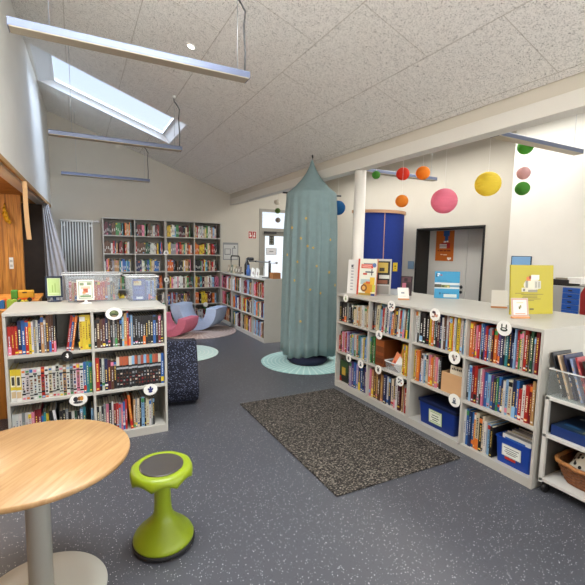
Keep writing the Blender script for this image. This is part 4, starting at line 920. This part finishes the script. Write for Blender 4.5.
# grey curtain gathered at the niche end
w = MB(); nu, nv = 60, 14; vs = []
for j in range(nv+1):
    v = j/nv; z = 2.26-(2.24)*v
    wd = .10+.24*min(1, v*1.9)
    for i in range(nu+1):
        u = i/nu
        vs.append((-.485+wd*u*(1.0)+.015*v, 8.02+.05*math.sin(u*PI*9)*(.35+.65*v)+.02*math.sin(u*31+v*3), z))
fs = [(j*(nu+1)+i, j*(nu+1)+i+1, (j+1)*(nu+1)+i+1, (j+1)*(nu+1)+i) for j in range(nv) for i in range(nu)]
w.add(vs, fs, smooth=True)
cu = w.build('grey_curtain', mat('curtain_grey', '#b1afb2', .9, noise=.05, nscale=20)); tag(cu, 'grey curtain gathered at the far end of the wooden niche', 'curtain')
cu.modifiers.new('s', 'SOLIDIFY').thickness = .005
stp = tag(MB().add([(x_, y_, z_) for z_, dx in ((2.262, 0), (2.0, .0), (1.8, .006), (1.63, .016)) for x_, y_ in ((-.502+dx, 5.40), (-.458+dx, 5.41), (-.458+dx, 5.43), (-.502+dx, 5.42))],
    [(4*k+a, 4*k+(a+1) % 4, 4*k+4+(a+1) % 4, 4*k+4+a) for k in range(3) for a in range(4)]+[(3, 2, 1, 0), (12, 13, 14, 15)]).build('fabric_strap', mat('strap_beige', '#d2ab7c', .85)), 'beige fabric strap hanging from the left wall edge over the niche', 'strap')
ban = [(-.905, 7.2, 2.11), (-.90, 7.19, 2.04), (-.885, 7.18, 1.965), (-.86, 7.17, 1.91), (-.835, 7.17, 1.88)]
w = MB().tube([ban[0], ban[1]], .02, 10).tube([Vector(ban[0])+Vector((0, .09, .06)), ban[0]], .006, 6)
w = MB(); 
for i in range(len(ban)-1): w.tube([ban[i], ban[i+1]], (.022, .035, .034, .022)[i], 10)
w.tube([(-.905, 7.28, 2.17), (-.905, 7.2, 2.11)], .008, 6)
tag(w.build('toy_banana', mat('banana_yellow', '#d9a41e', .5)), 'yellow banana-shaped toy hanging on the wooden niche wall', 'toy')
sw = thing('wall_socket', 'white socket plate on the wooden niche wall', 'socket', (-.865, 7.283, 1.22))
MB().box((-.026, -.012, -.0), (.026, 0, .17)).build('plate', white_m, sw); MB().box((-.016, -.016, .03), (.016, -.012, .065)).box((-.016, -.016, .1), (.016, -.012, .135)).build('insert', mat('insert_grey', '#b7b7b4', .5), sw)
bench = thing('wooden_bench', 'wooden play bench along the niche behind the left bookcase', 'bench', (-.40, 5.0, 0))
MB().box((-.55, -.7, .955), (.02, .85, .985)).build('top_board', niche_wood, bench); MB().box((-.53, -.68, 0), (0, .83, .955)).build('body', niche_wood, bench)
BZ = .986
tk = thing('toy_truck', 'yellow toy truck with green cab on the bench in the niche', 'toy', (-.51, 5.0, BZ))
ty, tg, to = mat('toy_yellow', '#d8a52a', .4), mat('toy_green', '#4f9a3a', .4), mat('toy_orange', '#d8682a', .4)
MB().box((-.04, -.04, .04), (.1, .04, .115)).build('load_bed', ty, tk, bevel=.01)
MB().box((-.1, -.04, .03), (-.042, .04, .12)).build('cab', tg, tk, bevel=.008)
MB().box((-.1, -.035, .02), (.1, .035, .042)).build('chassis', to, tk)
w = MB().box((.0, -.0415, .09), (.04, -.0395, .1))
w.build('label', black_m, tk)
for xx in (-.07, .06):
    for yy in (-.045, .033): MB().lathe([(.022, 0), (.022, .012)], 16, M=TR(xx, yy+.012, .022) @ Matrix.Rotation(PI/2, 4, 'X')).build('wheel', black_m, tk)
for k, (x_, y_, s_, c, lab) in enumerate(((-.60, 4.62, .07, '#d8682a', 'orange toy block at the left end of the bench'), (-.515, 4.64, .06, '#3f6a34', 'dark green toy block next to the truck'), (-.55, 4.52, .075, '#9fc24a', 'lime toy block in front of the orange block'), (-.64, 4.5, .07, '#2a6fb0', 'blue toy block at the picture edge'), (-.455, 4.55, .06, '#c9c234', 'yellow green toy block beside the bookcase edge'))):
    w = MB().box((-s_/2, -s_/2, 0), (s_/2, s_/2, s_*.9)); 
    for q in (-.25, .25):
        for p in (-.25, .25): w.lathe([(s_*.16, s_*.9), (s_*.16, s_*1.05)], 12, M=TR(q*s_, p*s_, 0))
    tag(w.build('toy_block', mat('block'+c, c, .4), loc=(x_, y_, BZ)), lab, 'toy block')

# ---------------------------------------------------------------- right: trolley
tl = thing('book_trolley', 'white shelf trolley on castors beside the right bookcases', 'trolley', (2.66, 1.505, 0), -PI/2)
wf = mat('trolley_white', '#cfcec8', .4)
TW, TD = .95, .55
for z in (.10, .40, .65): MB().box((.0, 0, z-.022), (TW, TD, z)).build('shelf', wf, tl, bevel=.002)
for x_, y_ in ((0, 0), (TW-.03, 0), (0, TD-.03), (TW-.03, TD-.03)):
    MB().box((x_, y_, .07), (x_+.024, y_+.024, .652)).build('post', wf, tl)
tpm = mat('trolley_panel_dark', '#55514b', .6); MB().box((.004, .03, .1), (.014, TD-.03, .63)).build('end_panel', tpm, tl); MB().box((.03, TD-.02, .1), (TW-.03, TD-.01, .63)).build('back_panel', tpm, tl)
for x_, y_ in ((.03, .03), (TW-.03, .03), (.03, TD-.03), (TW-.03, TD-.03)):
    w = MB().lathe([(.03, -.011), (.03, .011)], 18, M=TR(x_, y_, .03) @ Matrix.Rotation(PI/2, 4, 'Y')).box((x_-.016, y_-.012, .03), (x_+.016, y_+.012, .07))
    w.build('castor', black_m, tl)
# acrylic book bin
def tpos(lx, ly): return (2.66+ly, 1.505-lx)
x, y = tpos(.004, .012)
bn = thing('acrylic_bin', 'clear acrylic book bin on the top of the white trolley', 'bin', (x, y, .651), -PI/2)
w = MB(); BWd, BD, BH = .62, .30, .175
w.box((0, 0, 0), (BWd, .004, BH)).box((0, BD-.004, 0), (BWd, BD, BH)).box((0, .004, 0), (.004, BD-.004, BH)).box((BWd-.004, .004, 0), (BWd, BD-.004, BH)).box((.004, .004, 0), (BWd-.004, BD-.004, .004))
w.build('bin_body', acrylic, bn)
MB().box((-.002, -.002, BH), (BWd+.002, .006, BH+.008)).box((-.002, BD-.006, BH), (BWd+.002, BD+.002, BH+.008)).box((-.002, .006, BH), (.006, BD-.006, BH+.008)).build('rim', clear_mat('acrylic_edge', '#f2f4f2', .6, .2), bn)
for k, (c, cn_, h) in enumerate((('#20242a', 'black and white', .285), ('#cdb49a', 'cream', .275), ('#232a4c', 'navy patterned', .285), ('#8f9fc4', 'pale blue', .27), ('#a8434a', 'rose red', .285), ('#3a3430', 'black striped', .27), ('#b08a5e', 'tan', .285), ('#c6a06c', 'light brown', .285))):
    w = MB().box((0, 0, 0), (.012, .2, h), 0, lin(c)).box((.001, .199, .003), (.011, .2, h-.003), 0, PAGE)
    for q in range(6): w.add([(.003, -.0006, .02+q*.035), (.009, -.0006, .02+q*.035), (.009, -.0006, .04+q*.035), (.003, -.0006, .04+q*.035)], [(0, 1, 2, 3)], 0, lin(random.choice(['d8d8d4', '1b1b20', 'c9a06a'])))
    for q in range(5): w.add([(-.0006, .03+.03*q, .06+.03*(q % 3)), (-.0006, .05+.03*q, .06+.03*(q % 3)), (-.0006, .05+.03*q, .17), (-.0006, .03+.03*q, .17)], [(0, 1, 2, 3)], 0, lin(random.choice(['8a6a3a', '5a4a3a', 'a98a5a']) if k > 5 else random.choice(['d8d8d4', '6a7ab0', '2a2f50'])))
    a = -.33
    tag(w.build('book', print_m, M=TR(x, y, .651) @ RZ(-PI/2) @ TR(.075+k*.036, .03, .0065) @ Matrix.Rotation(a, 4, 'Y')), f'{cn_} book leaning in the acrylic bin, {ordw(k+1)} from left', 'book', 'books in the acrylic bin')
for k, (dx, dy, dz, s_, lab) in enumerate(((.035, .03, .0, (.42, .33, .065), 'flat dark blue game box on the middle shelf of the trolley'), (.30, .12, .066, (.34, .3, .05), 'black and blue game box lying on top of the flat game box'))):
    x_, y_ = tpos(dx, dy)
    w = MB().box((0, 0, 0), (s_[0], s_[1], s_[2]), 0, lin('#16306a' if k == 0 else '#161a2c'))
    w.box((.004, .004, s_[2]), (s_[0]-.004, s_[1]-.004, s_[2]+.001), 0, lin('#1c3350' if k == 0 else '#10131d'))
    for q in range(9):
        u, v = random.uniform(.05, .7), random.uniform(.05, .75)
        w.add([(u*s_[0], v*s_[1], s_[2]+.0014+.0002*q), ((u+.22)*s_[0], v*s_[1], s_[2]+.0014+.0002*q), ((u+.22)*s_[0], (v+.1)*s_[1], s_[2]+.0014+.0002*q), (u*s_[0], (v+.1)*s_[1], s_[2]+.0014+.0002*q)], [(0, 1, 2, 3)], 0, lin(random.choice(['3a6a5a', '2c5a8a', '8a8a5a', '23405a', 'b9c4c8'])))
    tag(w.build('game_box', print_m, M=TR(x_, y_, .4005+dz) @ RZ(-PI/2 if k == 0 else -PI/2-.12)), lab, 'game box')
# wicker basket with spotted cloth
x, y = tpos(.335, .265)
bk = thing('wicker_basket', 'brown wicker basket on the bottom shelf of the trolley', 'basket', (x, y, .101), -PI/2)
wick = mat('wicker', '#7a4a26', .6, noise=.35, nscale=60, bump=.6, bscale=90)
w = MB(); rows, na = 13, 60; vs = []
def rr_(a, s):    # rounded rectangle radius
    ca, sa = abs(math.cos(a)), abs(math.sin(a)); return s/((ca/.30)**5+(sa/.235)**5)**.2
for side in (0, 1):
    for j in range(rows*2+1):
        z_ = .13*j/(rows*2); s = .82+.18*z_/.13 - (.05 if side else 0)
        for i in range(na):
            a = 2*PI*i/na; r_ = rr_(a, s)+(.006*math.sin(PI*j)*0+.0045*(1 if (i+j//2) % 2 else -1)*(1 if not side else 0))*(1 if j % 2 else .3)
            vs.append((r_*math.cos(a), r_*math.sin(a), z_+.003))
fs = []
J = rows*2+1
for side in (0, 1):
    o_ = side*J*na
    for j in range(J-1):
        for i in range(na):
            q = (o_+j*na+i, o_+j*na+(i+1) % na, o_+(j+1)*na+(i+1) % na, o_+(j+1)*na+i); fs.append(q if not side else q[::-1])
for i in range(na): fs.append(((J-1)*na+i, (J-1)*na+(i+1) % na, J*na+(J-1)*na+(i+1) % na, J*na+(J-1)*na+i))
fs.append(tuple(range(na))[::-1]); fs.append(tuple(J*na+i for i in range(na)))
w.add(vs, fs); w.build('woven_body', wick, bk)
w = MB().tube([(rr_(2*PI*i/48, .99)*math.cos(2*PI*i/48), rr_(2*PI*i/48, .99)*math.sin(2*PI*i/48), .135+.004*math.sin(i*2.1)) for i in range(49)], .014, 8)
w.build('rim', mat('wicker_rim', '#a8703c', .55, noise=.3, nscale=50, bump=.5, bscale=80), bk)
spm, nt, b = nodes_of('spotted_cloth', .9)
tc = N(nt, 'ShaderNodeTexCoord'); vo = N(nt, 'ShaderNodeTexVoronoi'); vo.inputs['Scale'].default_value = 32; nt.links.new(tc.outputs['Object'], vo.inputs['Vector'])
r = N(nt, 'ShaderNodeValToRGB'); r.color_ramp.elements[0].position = .34; r.color_ramp.elements[1].position = .38
r.color_ramp.elements[0].color = (*lin('#1a1a1a'), 1); r.color_ramp.elements[1].color = (*lin('#d8d4c8'), 1)
nt.links.new(vo.outputs['Distance'], r.inputs['Fac']); nt.links.new(r.outputs[0], b.inputs['Base Color'])
w = MB(); vs = []; n1_ = 26
for j in range(n1_+1):
    for i in range(n1_+1):
        u, v = -1+2*i/n1_, -1+2*j/n1_
        e = max(0, 1-(abs(u)**3+abs(v)**3)*.6)
        vs.append((u*.235, v*.175, .075+.135*e+.018*math.sin(5*u+2*v)+.014*math.sin(9*v-3*u)))
fs = [(j*(n1_+1)+i, j*(n1_+1)+i+1, (j+1)*(n1_+1)+i+1, (j+1)*(n1_+1)+i) for j in range(n1_) for i in range(n1_)]
w.add(vs, fs, smooth=True)
cl_ = tag(w.build('spotted_blanket', spm, M=TR(x, y, .101) @ RZ(-PI/2)), 'white blanket with black spots bundled in the wicker basket', 'blanket')
cl_.modifiers.new('s', 'SOLIDIFY').thickness = .01

# ---------------------------------------------------------------- far right: blue screen, desk, chair
bs = thing('curved_screen', 'blue curved felt cabin with a wooden top rim behind the white post', 'cabin', (4.84, 5.95, 0))
felt = mat('blue_felt', '#16307f', .9, noise=.04, nscale=30); rimw = mat('screen_wood', '#b98f6e', .5)
def arc(r0, r1, z0, z1, a0, a1, n=40):
    w = MB(); vs = []
    for k in range(n+1):
        a = a0+(a1-a0)*k/n
        for (r_, z_) in ((r0, z0), (r1, z0), (r1, z1), (r0, z1)): vs.append((r_*math.cos(a), r_*.85*math.sin(a), z_))
    fs = [(4*k+q, 4*k+(q+1) % 4, 4*k+4+(q+1) % 4, 4*k+4+q) for k in range(n) for q in range(4)]+[(3, 2, 1, 0), (4*n, 4*n+1, 4*n+2, 4*n+3)]
    w.add(vs, fs); return w
sa = math.radians(-108)
arc(.49, .525, .05, 2.225, math.radians(-175), sa-.012).build('felt_panel', felt, bs); arc(.49, .525, .05, 2.225, sa+.012, math.radians(55)).build('felt_panel', felt, bs)
arc(.46, .555, 2.225, 2.275, math.radians(-178), math.radians(58)).build('top_rim', rimw, bs); arc(.46, .54, 0, .05, math.radians(-178), math.radians(58)).build('bottom_rim', rimw, bs)
arc(.485, .532, .05, 2.225, sa-.012, sa+.012, 4).build('wood_strip', rimw, bs)
MB().box((-.02, -.02, .0), (.02, .02, 2.225), M=TR(-.507, -.045, 0)).build('end_post', mat('dark_wood', '#6a4c3a', .5), bs)
na_ = math.radians(-80)
nt_ = MB().box((-.065, -.004, 0), (.065, 0, .15), 0, lin('#e0c02a')); nt_.box((-.02, -.0055, .05), (.02, -.004, .06), 0, lin('#4a4210')).box((-.025, -.0055, .08), (.025, -.004, .1), 0, lin('#4a4210'))
tag(nt_.build('yellow_note', print_m, M=TR(4.84+.535*math.cos(na_), 5.95+.535*.85*math.sin(na_), 1.23) @ RZ(na_+PI/2+.06)), 'yellow note fixed to the blue curved cabin', 'note')
dk = thing('office_desk', 'pale grey office desk by the white wall at the right edge', 'desk', (5.28, 3.12, 0), -PI/2)
MB().box((0, -.43, .72), (1.6, 0, .745)).build('desktop', mat('desk_grey', '#c9cac8', .4), dk)
for x_ in (.05, 1.5):
    for y_ in (-.38, -.05): MB().box((x_, y_-.02, 0), (x_+.05, y_+.03, .72)).build('leg', mat('dark_metal', '#3a3a3c', .4, metal=.6), dk)
dc = thing('drawer_unit', 'grey desktop drawer unit with five blue drawers beside the yellow book', 'drawer unit', (4.93, 2.88, .746), -PI/2)
dg = mat('drawer_case', '#a9aaa6', .5); db = mat('drawer_blue', '#1f57b0', .4)
MB().box((0, .0, 0), (.37, .30, .46)).build('case', dg, dc, bevel=.004)
for k in range(5):
    z_ = .13+k*.064; o_ = MB().box((.185, -.012, z_), (.36, .0, z_+.06)).build('drawer', db, dc)
    MB().box((.245, -.018, z_+.022), (.285, -.012, z_+.036)).build('knob', black_m, o_)
pr = thing('desk_printer', 'small black and white printer on top of the drawer unit', 'printer', (4.96, 2.87, 1.207), -PI/2)
MB().box((0, 0, 0), (.2, .25, .07)).build('body', black_m, pr, bevel=.006); MB().box((.18, .02, .03), (.33, .24, .1)).build('paper_tray', white_m, pr, bevel=.006); MB().box((.03, .05, .07), (.17, .2, .085)).build('lid', mat('lid_tan', '#8f8676', .5), pr)
tag(MB().box((0, 0, 0), (.09, .06, .3)).box((.01, -.006, .03), (.08, 0, .27)).build('ring_binder', black_m, loc=(4.98, 3.04, .746), rotz=-PI/2), 'black ring binder left of the grey drawer unit', 'binder')
oc = thing('office_chair', 'red office chair at the desk, right edge', 'chair', (4.54, 2.345, 0), -2.1)
red = mat('chair_red', '#9c1d1a', .7); 
w = MB(); pts = [(-.22, .0), (.22, .0), (.23, .2), (.2, .42), (.12, .50), (-.12, .5), (-.2, .42), (-.23, .2)]
w.prism(pts, 0, .06, M=TR(0, .2, .74) @ Matrix.Rotation(.12, 4, 'X')); w.build('backrest', red, oc, bevel=.02)
MB().box((-.24, -.25, .44), (.24, .22, .52)).build('seat', red, oc, bevel=.03)
MB().lathe([(.03, .08), (.03, .44)], 14).build('column', black_m, oc)
MB().box((-.03, .2, .46), (.03, .27, .66)).build('back_support', black_m, oc)
for k in range(5):
    a = k*2*PI/5; MB().tube([(0, 0, .1), (.28*math.cos(a), .28*math.sin(a), .075)], .018, 8).build('foot', black_m, oc)
    MB().lathe([(.03, -.012), (.03, .012)], 14, M=TR(.28*math.cos(a), .28*math.sin(a), .031) @ RZ(a) @ Matrix.Rotation(PI/2, 4, 'Y')).build('castor', black_m, oc)

# ---------------------------------------------------------------- small things on the far low bookcase
def small(name, label, cat, mb, m, x, y, rot=-PI/2): return tag(mb.build(name, m, loc=(x, y, TZ), rotz=rot), label, cat)
wr = thing('wire_rack', 'black arched wire rack at the far end of the low bookcase', 'rack', (2.93, 8.1, TZ), -PI/2)
MB().tube([(-.25, 0, 0), (-.25, 0, .32), (-.22, 0, .35), (.22, 0, .35), (.25, 0, .32), (.25, 0, 0)], .014, 8).build('arch', black_m, wr)
MB().tube([(-.25, -.08, .0125), (-.25, .08, .0125)], .012).tube([(.25, -.08, .0125), (.25, .08, .0125)], .012).build('foot', black_m, wr)
for k, (y_, c, cn_, wd, h) in enumerate(((8.33, '#b9b09a', 'pale', .14, .16), (8.14, '#7a8a7a', 'sage', .13, .17), (8.0, '#c9bd9a', 'cream', .12, .18), (7.86, '#9a8f7c', 'taupe', .14, .15), (7.7, '#8a7f74', 'grey brown', .12, .15))):
    tag(MB().box((0, 0, 0), (wd, .02, h), 0, lin(c)).box((.02, -.001, h*.3), (wd*.5, 0, h*.7), 0, lin('#e3ded0')).box((wd*.6, -.001, h*.2), (wd*.85, 0, h*.5), 0, lin('#6f6a5c')).build('display_book', print_m, M=TR(2.84, y_, TZ) @ RZ(-PI/2+.1) @ Matrix.Rotation(-.1, 4, 'X')), f'small {cn_} book propped up on the far low bookcase', 'book')
small('dark_bottle', 'dark slim bottle on the far low bookcase', 'bottle', MB().lathe([(0, 0), (.05, 0), (.052, .02), (.05, .2), (.022, .26), (.02, .32), (0, .32)], 18), mat('bottle_dark', '#1c2024', .2), 2.9, 7.35)
small('blue_bottle', 'small blue bottle beside the white number cards', 'bottle', MB().lathe([(0, 0), (.04, 0), (.04, .1), (.02, .15), (.02, .2), (0, .2)], 16), mat('bottle_blue', '#3a5f9c', .3), 2.84, 7.12)
for k, y_ in enumerate((6.93, 6.72)):
    ht = thing('heart_card', ('white and pink slanted card left of the other slanted card', 'white and pink slanted card nearest the silver stand')[k], 'card', (2.84, y_, TZ), -PI/2)
    MB().box((-.07, 0, 0), (.07, .012, .15), M=Matrix.Rotation(.25, 4, 'Y')).build('card', paper_m, ht); MB().lathe([(0, -.002), (.032, -.002), (.032, .0)], 14, M=TR(.03, 0, .06) @ Matrix.Rotation(PI/2, 4, 'X')).build('pink_dot', mat('pink_dot', '#c98a84', .6), ht)
rs = thing('display_stand', 'silver T-shaped display stand with a long rail on the far low bookcase', 'stand', (2.95, 6.42, TZ))
MB().box((-.1, -.1, 0), (.1, .1, .012)).build('base', black_m, rs); MB().tube([(0, 0, .01), (0, 0, .30)], .022, 12).build('pole', mat('dark_metal', '#3a3a3c', .4, metal=.6), rs)
MB().tube([(0, -.3, .27), (0, .95, .27)], .012, 8).build('rail', steel_m, rs)
for k in range(4): MB().lathe([(.018, -.012), (.018, .012)], 10, M=TR(0, (-.28, .0, .6, .9)[k], .27) @ Matrix.Rotation(PI/2, 4, 'X')).build('clamp', black_m, rs)
for k in range(4): tag(MB().lathe([(0, .0), (.024, .0), (.03, .02), (.024, .05), (0, .055)], 12).build('finger_puppet', black_m, loc=(2.95, 6.42+.78+.07*k, TZ+.285)), 'tiny dark clip figure on the silver rail of the display stand', 'clip', 'dark clip figures on the silver rail')
small('wooden_box', 'small brown wooden box at the near end of the far low bookcase', 'box', MB().box((-.07, -.07, 0), (.07, .07, .1)).box((-.06, -.06, .1), (.06, .06, .104)), mat('box_brown', '#a06a3c', .6, noise=.1, nscale=20), 2.98, 6.26)
# ceiling spot and sensors
cs = thing('ceiling_spot', 'small bright recessed spot light in the sloping ceiling', 'spot light', (1.055, 4.174, cz(1.055)))
cs.rotation_euler = (0, math.atan(.35), 0)
MB().lathe([(.035, -.004), (.052, -.006), (.055, .0)], 24, closed=False).build('trim_ring', white_m, cs); MB().lathe([(0, -.002), (.036, -.002)], 20, closed=False).build('bulb', mat('lit_bulb', '#fff6e4', .5, emit=6), cs)

# ---------------------------------------------------------------- light
wd = bpy.data.worlds.new('sky'); SC.world = wd; wd.use_nodes = True; nt = wd.node_tree
bg = nt.nodes['Background']
tc = N(nt, 'ShaderNodeTexCoord'); sp = N(nt, 'ShaderNodeSeparateXYZ'); nt.links.new(tc.outputs['Generated'], sp.inputs[0])
r = N(nt, 'ShaderNodeValToRGB'); e = r.color_ramp.elements
e[0].position = .0; e[0].color = (.95, .95, .92, 1); e[1].position = .75; e[1].color = (.40, .58, .95, 1)
nt.links.new(sp.outputs['Z'], r.inputs['Fac']); nt.links.new(r.outputs[0], bg.inputs['Color']); bg.inputs['Strength'].default_value = 1.4
def area(name, loc, rot, sx_, sy_, power, col):
    l = bpy.data.lights.new(name, 'AREA'); l.shape = 'RECTANGLE'; l.size = sx_; l.size_y = sy_; l.energy = power; l.color = col
    o = bpy.data.objects.new(name, l); COL.objects.link(o); o.location = loc; o.rotation_euler = rot; return o
area('window_fill_light', (2.4, YN+.1, 1.65), (PI/2+.95, 0, 0), 5.4, 1.6, 235, (1, .98, .95))  # added behind the camera, tilted up to brighten the ceiling
area('side_fill_light', (6.9, -1.2, 2.2), (PI/2+.5, 0, PI/2*.8), 2.4, 2.0, 120, (1, .98, .95))  # unseen fill added on the right, aimed up at the ceiling
area('overhead_fill_light', (.3, 2.0, cz(.3)-.05), (0, math.atan(.35), 0), 1.7, 1.1, 140, (.96, .98, 1))  # unseen panel added under the closed ceiling to light things from above
area('rooflight_right', (4.4, 5.4, 3.2), (0, 0, 0), 1.2, 5.5, 165, (1, .97, .92))  # unseen panel added past the beam to brighten the far end
area('niche_fill_light', (-1.5, 5.2, 2.29), (0, -.35, 0), .3, 1.2, 75, (1, .88, .7))  # unseen warm light added to brighten the niche wood
o = area('skylight_fill_light', (2.6, 4.6, 7.2), (0, 0, 0), 2.6, 2.6, 600, (.78, .88, 1))  # unseen light added above the skylight to brighten the left wall
o.rotation_euler = (Vector((.5, 6.8, 3.8))-Vector((2.6, 4.6, 7.2))).to_track_quat('-Z', 'Y').to_euler()
o = area('skylight_fill_west', (-2.6, 6.6, 7.4), (0, 0, 0), 2.6, 2.6, 1500, (.9, .95, 1))  # second unseen light added outside, aimed through the skylight towards the beam
o.rotation_euler = (Vector((.5, 6.8, 3.8))-Vector((-2.6, 6.6, 7.4))).to_track_quat('-Z', 'Y').to_euler()
SC.view_settings.view_transform = 'Standard'; SC.view_settings.look = 'None'; SC.view_settings.gamma = 1; SC.view_settings.use_curve_mapping = False
SC.view_settings.exposure = 0
print('books', BOOKS[0])
